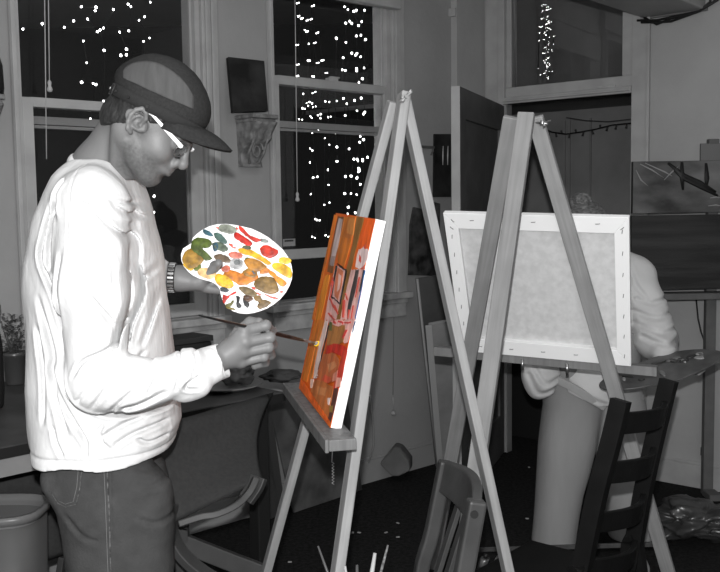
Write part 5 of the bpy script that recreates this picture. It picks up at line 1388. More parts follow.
# neck opening follows the collar ring
cN = [PY(73, 157, 2.05), PY(98, 176.5, 1.975), PY(128.5, 179, 2.05)]
cc = (cN[0]+cN[2])/2; ca1 = (cN[2]-cN[0]).normalized(); cn = ca1.cross(V(0, 1, 0)).normalized(); cn = cn if cn.z > 0 else -cn
rl = (cN[2]-cN[0]).length/2
g.cap(cc-cn*.05, cc+cn*.12, rl*.93, rl*1.3, .012, 'sub', n=V(0, 1, 0), fl=1.08)
p_, t_, q_ = g.mesh(); shirt = join_polys('shirt', [smooth_polys((p_, t_, q_), 1, .4)])
sh = link_mesh('shirt', shirt, shirt_m, man)
# cuff of the near sleeve
e0 = PY(217.5, 344, 1.93); e1 = PY(229.5, 376.5, 1.93); cm = (e0+e1)/2; ev = (e1-e0)/2; er = ev.length; ev.normalize(); cd_ = ev.cross(V(0, 1, 0)).normalized()
if cd_.x < 0: cd_ = -cd_
rings = []
for f, rr_ in ((-.060, .90), (-.052, 1.10), (-.03, 1.10), (-.015, 1.05), (-.002, 1.04), (0, 1.0), (-.001, .92), (-.03, .82)):
    rings.append([cm+cd_*(f+.0015*math.sin(3*a_)) + ev*er*rr_*math.cos(a_)*(1+.03*math.sin(4*a_)) + V(0, 1, 0)*er*.92*rr_*math.sin(a_) for a_ in [2*math.pi*k/40 for k in range(40)]])
obj('cuff', MB().loft(rings, False), shirt_m, sh, subsurf=1)
# collar rib
mb = MB(); cr = [cc+ca1*rl*math.cos(a)*1.0+V(0, 1, 0)*rl*1.06*math.sin(a)-cn*.018*math.sin(a)**2 for a in [2*math.pi*k/40 for k in range(40)]]
rings = []
for k, p in enumerate(cr):
    o = (p-cc).normalized(); rings.append([p+cn*.010-o*.003, p+cn*.008+o*.004, p-cn*.010+o*.009, p-cn*.012+o*.002])
rings.append(rings[0]); mb.loft(rings, False); obj('collar', mb, shirt_m, sh, subsurf=1)
# hem band: a narrow turned strip
# ---- jeans
jean_m = attr_mat('denim', .040, .095, rough=1, spec=0, bump=.001, bump_scale=220, nscale=35, namt=.35)
g = Grid((-.90, 1.82, .04), (-.36, 2.30, .97), .005)
rj = [(440, 40, 172), (462, 37, 170), (480, 38.5, 171), (500, 46, 171), (515, 55, 171), (540, 60, 171), (572, 63, 171), (640, 68, 170)]
zj = np.array([PY(100, r[0], 1.955).z for r in rj][::-1]); bj = np.array([PY(r[1], r[0], 1.955).x for r in rj][::-1]); fj = np.array([PY(r[2], r[0], 1.955).x for r in rj][::-1])
zv = g.z[0, 0, :]; Bq = np.interp(zv, np.r_[.04, .10, .5, zj], np.r_[-.60, -.60, -.625, bj])[None, None, :]; Fq = np.interp(zv, np.r_[.04, .10, .5, zj], np.r_[-.42, -.42, -.41, fj])[None, None, :]
D = None
for yc_, sgn in ((1.99, -1), (2.15, 1)):
    ks = 1 if sgn < 0 else 2.11/1.955; xc_ = (Bq+Fq)/2*ks-.004-np.clip((g.z-.80)/.06, 0, 1)*.016; hx_ = (Fq-Bq)/2-np.clip((g.z-.83)/.05, 0, 1)*.030; hy_ = np.interp(zv, [0, .5, .8, .95], [.08, .084, .083, .07])[None, None, :]
    r_ = ((np.abs(g.x-xc_)/hx_)**2.3+(np.abs(g.y-yc_)/hy_)**2.3)**(1/2.3); d_ = (r_-1)*np.minimum(hx_, hy_)
    D = d_ if D is None else smin(D, d_, .02)
D = np.broadcast_to(D, tuple(g.n)).astype(np.float32).copy()
D += (.0012*np.sin(g.z*70+2*np.sin(g.x*30))*np.cos(g.x*22)+.0018*np.sin(g.x*35+g.z*9)).astype(np.float32)
D = np.maximum(D, (g.z-.93)); D = np.maximum(D, (.05-g.z)).astype(np.float32)
g.d = D
def jfold(pts, w_, A):
    fold(pts, w_, A, 1.89)
hb = h; h = g.h
for pts, w_, A in (([(128, 474), (145, 480), (168, 476)], .006, .003), ([(125, 488), (145, 494), (168, 488)], .007, .003), ([(106, 466), (108, 520), (109, 600)], .003, .004), ([(60, 520), (80, 540), (96, 545)], .008, .005), ([(130, 520), (150, 530), (168, 528)], .008, .004)): jfold(pts, w_, A)
h = hb
p_, t_, q_ = g.mesh(); jm = join_polys('jeans', [smooth_polys((p_, t_, q_), 1, .4)])
co = np.empty(len(jm.vertices)*3, np.float32); jm.vertices.foreach_get('co', co); co = co.reshape(-1, 3)
msk = np.array([max(0, noise.noise(Vector((c[0]*14, c[1]*6, c[2]*5)))*1.2) for c in co[::1]]) if len(co) < 400000 else np.zeros(len(co))
set_mask(jm, np.clip(.25+msk, 0, 1))
jn = link_mesh('jeans', jm, jean_m, man)
# seam, pocket and stitches lie on the near surface
from mathutils.bvhtree import BVHTree
bv = BVHTree.FromPolygons([v.co[:] for v in jm.vertices], [p.vertices[:] for p in jm.polygons])
def onj(x, y, lift=.0015):
    d_ = ray(x, y).normalized(); hit = bv.ray_cast(CAM, d_)
    if hit[0] is None: return PY(x, y, 1.9)
    return hit[0]+hit[1]*lift if hit[1].dot(d_) < 0 else hit[0]-hit[1]*lift
def surf_line(pts, r, m, nm, par, lift=.0012):
    q_ = []
    for i in range(len(pts)-1):
        k = max(2, int(math.dist(pts[i], pts[i+1])/4))
        for j in range(k): q_.append(onj(pts[i][0]+(pts[i+1][0]-pts[i][0])*j/k, pts[i][1]+(pts[i+1][1]-pts[i][1])*j/k, lift))
    q_.append(onj(*pts[-1], lift)); return obj(nm, MB().tube(q_, r, 6, flat=.5), m, par)
seam_m = mat('seam_worn', .10, rough=.9, noise_amt=.7, noise_scale=120); thr_m = mat('denim_thread', .15, rough=.8)
pk = [(64, 468), (82.5, 468), (80.5, 488), (76, 504), (67, 506), (58, 504)]
pj = [(40, 468), (82.5, 470), (80, 488), (76.5, 506), (66, 508), (57.5, 503)]
surf_line([(107, 468), (108.5, 500), (110, 540), (112, 600)], .0016, seam_m, 'side_seam', jn); surf_line([(104, 468), (105.5, 500), (107, 540), (109, 600)], .0007, thr_m, 'side_stitching', jn)
pocket = surf_line([(82, 469), (80, 488), (76.5, 504), (66, 507), (58, 503), (50, 490)], .0013, seam_m, 'back_pocket_seam', jn)
surf_line([(78.5, 469), (77, 487), (73.5, 501.5), (65.5, 504), (59, 500.5)], .0007, thr_m, 'back_pocket_stitching', jn)
# shoes
for f_, s in ((footR, -1), (footL, 1)):
    g2 = Grid((f_.x-.14, f_.y-.08, -.02), (f_.x+.24, f_.y+.08, .16), .006)
    g2.cap(f_+V(-.04, 0, -.01), f_+V(.14, 0, -.018), .045, .038, .03); g2.cap(f_+V(0, 0, .04), f_, .05, .05, .02); g2.cap(f_+V(.14, 0, -.02), f_+V(.16, 0, -.022), .04, .036, .02)
    g2.d = np.maximum(g2.d, np.broadcast_to(.004-g2.z, g2.d.shape)).astype(np.float32)
    link_mesh('shoe', join_polys('shoe', [g2.mesh()]), dk_m, man)
# ---- watch
wc = b(172.3, 277.6, .03); wa = (b(176, 277.8, .03)-b(166, 277.3, .03)).normalized(); wo = wa.orthogonal().normalized(); wp_ = wa.cross(wo)
steel = mat('watch_steel', .5, rough=.25, metal=.9)
rings = []
for k in range(37):
    a = 2*math.pi*k/36; o = wo*math.cos(a)+wp_*math.sin(a); c = wc+o*.0305
    rings.append([c-wa*.0085, c-wa*.0085+o*.0022, c+wa*.0085+o*.0022, c+wa*.0085])
wt = obj('wristwatch', MB().loft(rings, False), mat('watch_dark', .04, rough=.3, metal=.4), man)
for k in range(22):
    a = 2*math.pi*k/22; o = wo*math.cos(a)+wp_*math.sin(a); tn_ = wa.cross(o); c = wc+o*.033
    obj('watch_link', MB().obox(c-wa*.007-tn_*.0028-o*.001, wa*.014, tn_*.0056, o*.0028), steel, wt, bevel=.0008)
# ================================================================ WHAT HE HOLDS
tp = on1(318.5, 344, .004); grip = PY(256, 329, 1.972)
# straight brush through the grip to the painting
dB_ = (tp-grip).normalized()
butt = grip - dB_*.235
t = thing('paint_brush', 'long dark-handled brush with yellow paint on its tip held by the man', 'brush', grip)
L = (tp-butt).length
def bp_(f): return butt.lerp(tp, f)
hd = obj('handle', MB().tube([bp_(0), bp_(.12), bp_(.45), bp_(.70), bp_(.84)], [.0016, .0026, .0042, .0044, .0030], 10), mat('brush_black', .008, rough=.3), t)
obj('ferrule', MB().tube([bp_(.83), bp_(.90), bp_(.955)], [.0032, .0042, .0042], 10, flat=.7), metal_m, t)
obj('bristles', MB().tube([bp_(.95), bp_(.98), bp_(1.0)], [.0042, .0062, .0045], 10, flat=.5), mat('bristle_grey', .30), t)
obj('paint_load', MB().tube([bp_(.978), bp_(.992), bp_(1.004)], [.0075, .0090, .0050], 10, flat=.6), mat('paint_yellow', (.85, .52, .02), rough=.35), t)
# palette
pal = thing('palette', 'white kidney-shaped palette dotted with blobs of coloured oil paint in the left hand', 'palette', pal_c)
out = [(112,172),(118,146),(142,122),(170,102),(205,84),(245,74),(290,72),(335,77),(380,86),(425,97),(470,118),(510,141),(552,174),(588,208),(614,244),(630,282),(637,320),(634,356),(622,392),(602,428),(574,462),(540,490),(506,511),(470,525),(435,535),(400,540),(362,537),(328,526),(303,509),(286,490),(272,466),(264,440),(262,418),(250,398),(232,382),(208,371),(180,364),(150,355),(122,342),(96,322),(72,294),(59,262),(57,230),(68,200)]
def pp_(x, y, o=0): return onpal(170+x/5.2, 210+y/5.2, o)
mb = MB(); PT = .005
hole = [(240+33*math.cos(a)+0, 288+26*math.sin(a)+ .25*33*math.cos(a)) for a in [2*math.pi*k/len(out) for k in range(len(out))]]
ang = lambda p, c: math.atan2(p[1]-c[1], p[0]-c[0])
# pair outline points with hole points by angle
hc = (240, 288)
ol = sorted(range(len(out)), key=lambda i: i)
rings_top = [pp_(*p) for p in out]
hole_pts = []
for p in out:
    a = ang(p, hc); hole_pts.append((240+35*math.cos(a), 288+27*math.sin(a)))
n_ = len(out); To = [pp_(*p) for p in out]; Th = [pp_(*p) for p in hole_pts]; Bo = [p-pal_n*PT for p in To]; Bh = [p-pal_n*PT for p in Th]
vs = To+Th+Bo+Bh; fs = []
for i in range(n_):
    j = (i+1) % n_
    fs += [(i, j, n_+j, n_+i), (2*n_+i, 3*n_+i, 3*n_+j, 2*n_+j), (i, 2*n_+i, 2*n_+j, j), (n_+i, n_+j, 3*n_+j, 3*n_+i)]
mb.faces(vs, fs); obj('board', mb, mat('palette_white', .80, rough=.35, spec=.4), pal)
bl_i = [0]
def blob(pts, col, hgt=.0010, nm='paint_blob'):
    bl_i[0] += 1; rg = random.Random(bl_i[0]*7)
    key = 'blob_%02d_%02d_%02d' % tuple(int(c*99) for c in col)
    m = bpy.data.materials.get(key) or mat(key, tuple(c*.8 for c in col), rough=.4, spec=.3, noise_amt=.45, noise_scale=70, bump=.0008, bump_scale=110)
    # smooth closed outline
    cx0 = sum(p[0] for p in pts)/len(pts); cy0 = sum(p[1] for p in pts)/len(pts); pts = [(cx0+(x-cx0)*1.09, cy0+(y-cy0)*1.09) for x, y in pts]
    col_ = col; n = len(pts); P2 = []
    for i in range(n):
        p0, p1, p2, p3 = [np.array(pts[(i+k) % n], float) for k in (-1, 0, 1, 2)]
        for f in range(4):
            s = f/4; P2.append(.5*((2*p1)+(p2-p0)*s+(2*p0-5*p1+4*p2-p3)*s*s+(3*p1-p0-3*p2+p3)*s**3)+np.array([rg.uniform(-1.6, 1.6), rg.uniform(-1.6, 1.6)]))
    c = sum(P2)/len(P2); z0 = .0001+.00015*(bl_i[0] % 5)
    r0 = [pp_(*p, 0.0001) for p in P2]; r1 = [pp_(*(c+(p-c)*.97), z0+hgt*.6) for p in P2]; r2 = [pp_(*(c+(p-c)*.88), z0+hgt) for p in P2]; r3 = [pp_(*(c+(p-c)*.4), z0+hgt*rg.uniform(.6, .9)) for p in P2]
    mb = MB(); mb.loft([r0, r1, r2, r3], True); obj(nm, mb, m, pal)
def ellb(cx, cy, a, b2, ang_, col, **k):
    t_ = math.radians(ang_); pts = []
    rg = random.Random(int(cx*cy))
    for i in range(10):
        w_ = 2*math.pi*i/10; q1 = a*math.cos(w_)*rg.uniform(.88, 1.1); q2_ = b2*math.sin(w_)*rg.uniform(.88, 1.1)
        pts.append((cx+q1*math.cos(t_)-q2_*math.sin(t_), cy+q1*math.sin(t_)+q2_*math.cos(t_)))
    blob(pts, col, **k)
OLV = (.10, .13, .015); OCR = (.36, .20, .03); YEL = (.85, .48, .03); ORG = (.62, .20, .02); REDC = (.62, .03, .015); BRN = (.22, .13, .04); TEAL = (.07, .13, .11); NAVY = (.03, .08, .12); PEA = (.85, .55, .25); GRY = (.16, .17, .17); TAU = (.15, .10, .06); PNK = (.75, .20, .14)
ellb(298, 100, 48, 22, 12, (.25, .27, .22)); ellb(195, 120, 28, 11, 28, (.04, .13, .17)); ellb(262, 146, 38, 17, 38, TEAL)
blob([(118,170),(135,152),(165,147),(205,160),(214,180),(200,196),(170,192),(180,215),(205,235),(215,250),(185,258),(160,240),(140,225),(115,205)], (.09, .13, .02))
ellb(118, 252, 50, 54, 0, OCR, hgt=.0014); ellb(95, 292, 30, 16, 35, (.62, .36, .02)); ellb(145, 300, 20, 12, -35, OLV)
ellb(262, 192, 40, 19, 22, (.10, .13, .09)); ellb(236, 192, 14, 22, 10, NAVY); ellb(272, 252, 42, 18, 18, TAU); ellb(340, 234, 35, 17, 6, PNK); ellb(290, 306, 22, 17, -15, (.62, .16, .10))
ellb(190, 328, 48, 26, 12, PEA); ellb(283, 372, 54, 28, 28, YEL, hgt=.0014)
blob([(292,322),(330,316),(370,330),(395,318),(440,330),(452,352),(425,372),(395,385),(365,388),(325,366),(288,350)], ORG)
blob([(380,322),(410,305),(440,308),(452,330),(440,350),(400,345)], (.34, .17, .03))
ellb(345, 280, 34, 26, 0, (.42, .42, .42)); ellb(350, 272, 16, 14, 0, GRY)
blob([(390,262),(420,252),(455,262),(490,285),(495,300),(460,318),(425,312),(400,290)], (.45, .20, .03))
ellb(405, 256, 16, 9, 10, (.08, .11, .03))
blob([(362,205),(395,200),(430,212),(465,232),(500,256),(520,274),(500,280),(460,258),(420,240),(375,226)], (.82, .42, .02))
ellb(400, 195, 22, 11, 8, (.12, .13, .07))
blob([(335,128),(350,118),(375,132),(405,152),(425,172),(410,186),(385,176),(360,160),(340,146)], (.55, .02, .01))
blob([(362,85),(378,92),(400,118),(430,140),(465,150),(468,158),(440,164),(410,145),(385,125),(368,108)], (.72, .04, .02)); ellb(490, 160, 22, 9, 15, (.25, .27, .25))
blob([(472,200),(495,184),(530,196),(558,212),(552,232),(520,248),(488,236),(476,220)], (.55, .035, .015), hgt=.0014)
ellb(597, 262, 30, 18, 6, (.85, .55, .05)); blob([(535,285),(560,276),(605,290),(628,312),(626,348),(600,344),(565,322),(540,306)], YEL)
blob([(516,316),(540,325),(560,345),(590,362),(604,380),(585,394),(560,380),(540,352),(520,335)], (.80, .30, .03)); blob([(480,300),(510,305),(520,318),(500,330),(470,330)], (.75, .25, .05), hgt=.001)
blob([(442,378),(470,352),(510,350),(540,362),(560,410),(545,430),(505,432),(465,415),(446,400)], (.25, .15, .045), hgt=.0014)
blob([(362,405),(385,400),(425,412),(448,432),(440,450),(405,445),(375,425)], (.20, .14, .06)); blob([(440,450),(470,448),(478,465),(505,470),(520,482),(505,498),(470,512),(455,500),(462,480),(445,470)], (.24, .15, .055)); ellb(405, 460, 24, 16, 10, (.10, .045, .02))
blob([(278,440),(300,445),(335,425),(342,432),(312,448),(300,462),(284,485),(276,465)], (.66, .03, .02), hgt=.001); blob([(345,450),(362,455),(360,480),(372,500),(358,510),(345,495),(348,470)], (.02, .02, .02), hgt=.001); blob([(385,448),(395,470),(412,485),(405,505),(388,495),(380,470)], (.03, .03, .03), hgt=.001)
blob([(292,490),(312,484),(326,470),(330,480),(318,498),(300,508),(288,500)], (.13, .12, .02), hgt=.001); ellb(315, 512, 24, 6, 14, (.18, .14, .03), hgt=.001); ellb(282, 415, 22, 12, 10, (.05, .06, .07)); ellb(435, 318, 8, 16, -10, (.08, .14, .20))
for pts in ([(424,400),(440,402),(446,414),(432,412)], [(452,428),(472,436),(470,442),(454,436)], [(500,438),(530,450),(556,456),(554,462),(524,456),(500,444)], [(572,424),(588,422),(586,430),(574,430)], [(306,175),(325,178),(330,192),(345,195),(335,200),(315,188)], [(240,88),(252,90),(254,98),(242,96)], [(345,90),(355,95),(352,102),(344,97)], [(535,330),(560,352),(556,358),(532,338)]):
    blob(pts, (.75, .12, .08), hgt=.0008, nm='paint_fleck')
# ================================================================ THE SECOND PAINTER, BEHIND THE FAR EASEL
YG = 3.58
wm = thing('person', 'person with a hair bun in pale hooded top and trousers bending behind the blank canvas', 'person', V(PY(595, 500, YG).x, YG, 0))
wskin = mat('skin_far', .26, rough=.5)
top_m2 = mat('pale_top', .50, rough=.9, spec=.1, noise_amt=.08, noise_scale=8, bump=.004, bump_scale=16, stretch=(1, 1, .6))
pants_m = mat('pale_trousers', .25, rough=.9, spec=.1, noise_amt=.08, noise_scale=6, bump=.003, bump_scale=7, stretch=(2, 2, .5))
hc_ = PY(588, 232, 3.50)
# body: head, neck, trunk, arms and hands in one
g = Grid((.62, 3.15, .0), (1.42, 3.95, 1.55), .008)
g.cap(hc_+V(.0, .04, -.05), PY(597, 262, 3.66), .05, .055, .03)
g.cap(PY(597, 275, 3.70), PY(590, 380, 3.66), .11, .10, .05)
g.chain([PY(640, 278, 3.66), PY(668, 338, 3.60), PY(672, 362, 3.42)], [.045, .036, .024], .02)
g.chain([PY(560, 285, 3.70), PY(541, 378, 3.62), PY(560, 330, 3.36)], [.045, .036, .024], .02)
for x0, x1, Yl_ in ((572, 557, 3.58), (622, 632, 3.62)): g.chain([PY(x0, 400, Yl_), PY((x0+x1)/2, 470, Yl_-.01), V(PY(x1, 560, Yl_).x, Yl_, .07)], [.085, .055, .04], .03)
for x1, Yl_ in ((557, 3.58), (632, 3.62)):
    p = V(PY(x1, 560, Yl_).x, Yl_, .045); g.cap(p, p+V(-.01, -.15, -.01), .04, .034, .02)
bodyp = g.mesh()
# head, bent down over the work
ta = math.radians(22); wf = V(-.10, -math.cos(ta), -math.sin(ta)).normalized(); ws = wf.cross(V(0, 0, 1)).normalized(); wu = ws.cross(wf)
def HW(f, s_, u): return hc_ + wf*f + ws*s_ + wu*u
WM = [tuple(wf), tuple(ws), tuple(wu)]
g = Grid(A3(hc_)-np.array([.12, .15, .17]), A3(hc_)+np.array([.12, .13, .13]), .003)
g.ell(hc_, (.088, .072, .098), WM, .02); g.ell(HW(.035, 0, -.055), (.050, .050, .058), WM, .03); g.ell(HW(.070, 0, -.100), (.016, .018, .014), WM, .02)
g.cap(HW(-.01, 0, -.06), PY(597, 262, 3.66), .048, .05, .03)
for s_ in (-1, 1):
    g.ell(HW(.092, s_*.030, -.012), (.013, .017, .011), WM, .010, 'sub'); g.ell(HW(.076, s_*.030, -.012), (.0115, .0115, .0115), WM, .003)
    g.ell(HW(-.005, s_*.074, -.020), (.017, .007, .028), WM, .006); g.ell(HW(.104, s_*.010, -.045), (.009, .007, .007), WM, .006)
g.cap(HW(.088, 0, -.004), HW(.108, 0, -.040), .007, .009, .010)
g.cap(HW(.088, -.018, -.072), HW(.096, 0, -.070), .005, .007, .005); g.cap(HW(.096, 0, -.070), HW(.088, .018, -.072), .007, .005, .005)
g.cap(HW(.094, -.02, -.072), HW(.104, 0, -.0715), .001, .0015, .002, 'sub'); g.cap(HW(.104, 0, -.0715), HW(.094, .02, -.072), .0015, .001, .002, 'sub')
headp = g.mesh()
hl = PY(683, 366, 3.40)
g = Grid(A3(hl)-np.array([.12, .12, .10]), A3(hl)+np.array([.12, .14, .10]), .0035)
g.cap(PY(670, 355, 3.46), hl+V(-.015, .02, -.006), .026, .024, .01)
g.ell(hl+V(0, 0, -.012), (.038, .036, .016), None, .012)
for k in range(4):
    a = hl+V(.012+.006*k, -.02+.018*k, -.014); finger(g, [a, a+V(.034, -.006, -.008), a+V(.050, -.008, .004), a+V(.044, -.010, .012)], [.0095, .0088, .0082, .0076])
finger(g, [hl+V(-.02, -.01, -.004), hl+V(-.008, -.025, .012), hl+V(.004, -.03, .026)], [.012, .010, .009])
lhp = g.mesh()
hr = PY(566, 322, 3.33)
g = Grid(A3(hr)-np.array([.1, .12, .10]), A3(hr)+np.array([.1, .12, .10]), .004)
g.cap(PY(560, 330, 3.38), hr, .024, .022, .01); g.ell(hr, (.030, .030, .036), None, .012)
for k in range(4):
    a = hr+V(-.018+.013*k, -.018, .012); finger(g, [a, a+V(.0, -.028, .012), a+V(.003, -.034, -.008), a+V(.003, -.018, -.016)], [.0095, .0088, .0082, .0076])
finger(g, [hr+V(.02, 0, 0), hr+V(.012, -.03, -.008), hr+V(.006, -.045, -.012)], [.012, .010, .009])
rhp = g.mesh()
me = join_polys('body', [bodyp, headp, lhp, rhp]); link_mesh('body', me, wskin, wm)
for s_ in (-1, 1): obj('iris', MB().ball(HW(.0855, s_*.030, -.013), .0038, 4), blk_m, wm); obj('eyebrow', MB().tube([HW(.089, s_*.018, .006), HW(.087, s_*.032, .009), HW(.078, s_*.044, .006)], [.002, .0026, .0012], 5), bpy.data.materials['dark_hair'], wm)
# hair with a bun on the crown
g = Grid(A3(hc_)-np.array([.14, .14, .12]), A3(hc_)+np.array([.14, .14, .22]), .004)
g.ell(HW(-.008, 0, .014), (.094, .084, .106), WM, .01); g.ell(HW(.095, 0, -.060), (.060, .056, .085), WM, .02, 'sub')
bun = PY(581, 201, 3.50)
g.ell(bun, (.040, .038, .036), None, .012)
X, Y, Z = np.meshgrid(g.x[:, 0, 0]-bun.x, g.y[0, :, 0]-bun.y, g.z[0, 0, :]-bun.z, indexing='ij')
g.d += (.003*np.sin(np.sqrt(X*X+Z*Z)*330+np.arctan2(Z, X))).astype(np.float32)
link_mesh('hair', join_polys('hair', [smooth_polys(g.mesh(), 1)]), mat('hair_far', .13, rough=.5, col2=.05, noise_amt=.1, noise_scale=80, stretch=(1, 1, 3)), wm)
# hooded top
h0_ = h
h = .0055
g = Grid((.60, 3.15, .66), (1.50, 3.98, 1.34), h)
g.cap(PY(600, 268, 3.66), PY(597, 300, 3.70), .10, .135, .05); g.cap(PY(597, 300, 3.68), PY(588, 386, 3.585), .135, .130, .05)
g.cap(PY(606, 262, 3.66), PY(636, 272, 3.66), .060, .062, .05); g.cap(PY(590, 262, 3.66), PY(560, 282, 3.70), .055, .06, .04)
g.cap(PY(637, 277, 3.65), PY(650, 322, 3.60), .070, .078, .03); g.cap(PY(650, 322, 3.60), PY(655, 338, 3.55), .078, .080, .02); g.cap(PY(655, 338, 3.55), PY(664, 352, 3.46), .066, .042, .02)
g.cap(PY(560, 284, 3.70), PY(540, 368, 3.60), .065, .062, .03)
g.ell(PY(540, 376, 3.50), (.070, .06, .088), None, .02); g.cap(PY(541, 372, 3.56), PY(558, 332, 3.40), .058, .038, .02)
def gfold(pts, w_, A): fold(pts, w_, A, 3.5)
_f = fold
YYs = None
def fold2(pts, w_, A, Yp):
    P2 = np.array([[PY(x, y, Yp).x, PY(x, y, Yp).z] for x, y in pts]); X = g.x[:, 0, 0][:, None]; Z_ = g.z[0, 0, :][None, :]; best = np.full((X.shape[0], Z_.shape[1]), 9.0)
    if len(P2) > 2: P2 = np.array([[q.x, q.z] for q in smooth_path([V(p[0], 0, p[1]) for p in P2], 4)])
    for i in range(len(P2)-1):
        a, b2 = P2[i], P2[i+1]; d_ = b2-a; t_ = np.clip(((X-a[0])*d_[0]+(Z_-a[1])*d_[1])/(d_@d_+1e-9), 0, 1); best = np.minimum(best, np.sqrt((X-a[0]-t_*d_[0])**2+(Z_-a[1]-t_*d_[1])**2))
    g.d += (A*(np.exp(-(best/w_)**2)-.4*np.exp(-((best-2*w_)/w_)**2)))[:, None, :].astype(np.float32)
for pts in ([(633, 262), (640, 285), (650, 300)], [(640, 300), (655, 304), (676, 298)], [(638, 312), (656, 318), (680, 312)], [(638, 324), (658, 332), (684, 326)], [(642, 336), (660, 342), (686, 338)], [(632, 300), (636, 320), (632, 345)], [(526, 372), (536, 390), (552, 386)], [(532, 366), (542, 380), (556, 376)], [(560, 376), (580, 392), (602, 402)]): fold2(pts, .008, .007, 3.52)
g.d += (.004*np.sin(g.x*45+g.z*30)*np.cos(g.z*38+g.y*9)).astype(np.float32)
# slanting lower edge
pa, pb = PY(550, 384, 3.5), PY(602, 408, 3.5); sl = (pb.z-pa.z)/(pb.x-pa.x)
cutp = (pa.z+sl*(g.x-pa.x)) - g.z; cutp = np.where(g.x < PY(556, 384, 3.5).x, -1.0, cutp); cutp = np.maximum(np.where(g.x > pb.x, pb.z-.01-g.z, cutp), -1)
g.d = np.maximum(g.d, np.broadcast_to(cutp, g.d.shape)).astype(np.float32)
wt_ = link_mesh('hooded_top', join_polys('hooded_top', [smooth_polys(g.mesh(), 1, .4)]), top_m2, wm)
h = h0_
# hem band along the slanted edge
bp = [PY(554, 378, 3.50), PY(572, 387, 3.462), PY(588, 397, 3.462), PY(605, 407, 3.49)]
strip(bp, .030, .012, V(0, -.3, 1), mat('hem_band', .36, rough=.9), 'hem_band', wt_, .002, 4)
# trousers, wide legs
g = Grid((.60, 3.30, .05), (1.30, 3.95, .98), .007)
for (cx, cy, hw, yy) in (((572, 576, 570, 562, 556), 0, (27, 30, 29, 25, 23), 3.60), ((618, 622, 626, 630, 634), 0, (26, 28, 28, 26, 22), 3.64)):
    ys = (385, 410, 450, 500, 552)
    zz_ = np.array([PY(c, y, yy-.09).z for c, y in zip(cx, ys)]); xx = np.array([PY(c, y, yy-.05).x for c, y in zip(cx, ys)]); ww = np.array([w_/950*(yy-.05) for w_ in hw])
    zz_[-1] = .10
    zv = g.z[0, 0, :]; xc_ = np.interp(zv, zz_[::-1], xx[::-1])[None, None, :]; hx_ = np.interp(zv, zz_[::-1], ww[::-1])[None, None, :]
    r_ = (np.abs((g.x-xc_)/hx_)**2.2+np.abs((g.y-yy)/(hx_*1.05))**2.2)**(1/2.2); d_ = ((r_-1)*hx_).astype(np.float32)
    g.d = smin(g.d, d_, .04)
g.d += (.004*np.sin(g.x*38+g.z*6)*np.clip(1.1-g.z, .2, 1)).astype(np.float32)
g.d = np.maximum(g.d, np.maximum(g.z-.92, .10-g.z)).astype(np.float32)
wp2 = link_mesh('trousers', join_polys('trousers', [smooth_polys(g.mesh(), 1, .4)]), pants_m, wm)
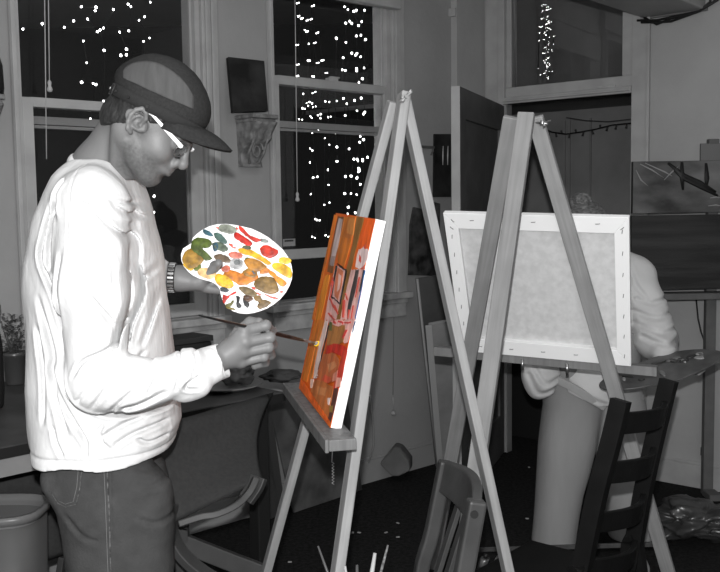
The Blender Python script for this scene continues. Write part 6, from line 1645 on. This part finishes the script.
# her palette
ax1 = (PY(717, 352, 3.36)-PY(600, 389, 3.26)); cpal = PY(662, 369, 3.30); e1_ = ax1.normalized(); e2_ = V(-e1_.y, e1_.x, .10).normalized(); e3_ = e1_.cross(e2_).normalized()
e3_ = e3_ if e3_.z > 0 else -e3_
t = thing('palette', 'large dark paint-smeared palette held by the person behind the blank canvas', 'palette', cpal)
oq = []
for k in range(40):
    a = 2*math.pi*k/40; r1_ = .5*ax1.length*(1-.05*math.sin(2*a)); r2_ = .125*(1+.12*math.sin(a*2+.4)); 
    if 3.6 < a < 4.3: r2_ *= .8
    oq.append(cpal+e1_*r1_*math.cos(a)+e2_*r2_*math.sin(a))
obj('board', MB().prism(oq, -e3_*.007), mat('palette_grey', .10, rough=.4, col2=.05, noise_amt=.2, noise_scale=14), t, bevel=.002)
rg = random.Random(12)
sm1 = mat('smear_pale', .26, rough=.4); sm2 = mat('smear_dark', .03, rough=.3); sm3 = mat('smear_mid', .14, rough=.4)
for k in range(16):
    a = rg.uniform(0, 6.28); q_ = cpal+e1_*math.cos(a)*.19*rg.uniform(.3, 1)+e2_*math.sin(a)*.10*rg.uniform(.3, 1); ln_ = rg.uniform(.012, .035); wd = rg.uniform(.006, .014); an = rg.uniform(0, 3.1)
    d1 = e1_*math.cos(an)+e2_*math.sin(an); d2 = e3_.cross(d1)
    r0 = [q_+d1*ln_*math.cos(t_)+d2*wd*math.sin(t_)+e3_*.0002 for t_ in [2*math.pi*j/14 for j in range(14)]]; r1 = [q_+(p-q_)*.8+e3_*.004 for p in r0]
    obj('paint_smear', MB().loft([r0, r1], True), (sm1, sm2, sm3, sm2)[k % 4], t)
# ================================================================ LIGHT AND CAMERA
w = bpy.data.worlds.new('night'); bpy.context.scene.world = w; w.use_nodes = True
w.node_tree.nodes['Background'].inputs[0].default_value = (1, 1, 1, 1); w.node_tree.nodes['Background'].inputs[1].default_value = .008
# the camera's own flash, just above the lens
ld_ = bpy.data.lights.new('camera_flash', 'POINT'); ld_.energy = 270; ld_.shadow_soft_size = .012
lo = bpy.data.objects.new('camera_flash', ld_); C.objects.link(lo); lo.location = (-.008, -.01, EYE+.10)
# weak fill added under the ceiling for ambient light, no real lamp there
la = bpy.data.lights.new('fill_light', 'AREA'); la.energy = 6; la.size = .5
lo = bpy.data.objects.new('fill_light', la); C.objects.link(lo); lo.location = (.2, 2.4, CEIL-.06)
cd = bpy.data.cameras.new('camera'); cam = bpy.data.objects.new('camera', cd); C.objects.link(cam)
cd.sensor_width = 36; cd.lens = FOC/720*36; cd.clip_start = .05; cam.location = CAM
M = Matrix(((Rv.x, Uv.x, -Fv.x), (Rv.y, Uv.y, -Fv.y), (Rv.z, Uv.z, -Fv.z)))
cam.rotation_euler = M.to_euler()
sc = bpy.context.scene; sc.camera = cam
sc.view_settings.view_transform = 'Standard'; sc.view_settings.look = 'None'; sc.view_settings.gamma = 1; sc.view_settings.exposure = 0
sc.view_settings.use_curve_mapping = False
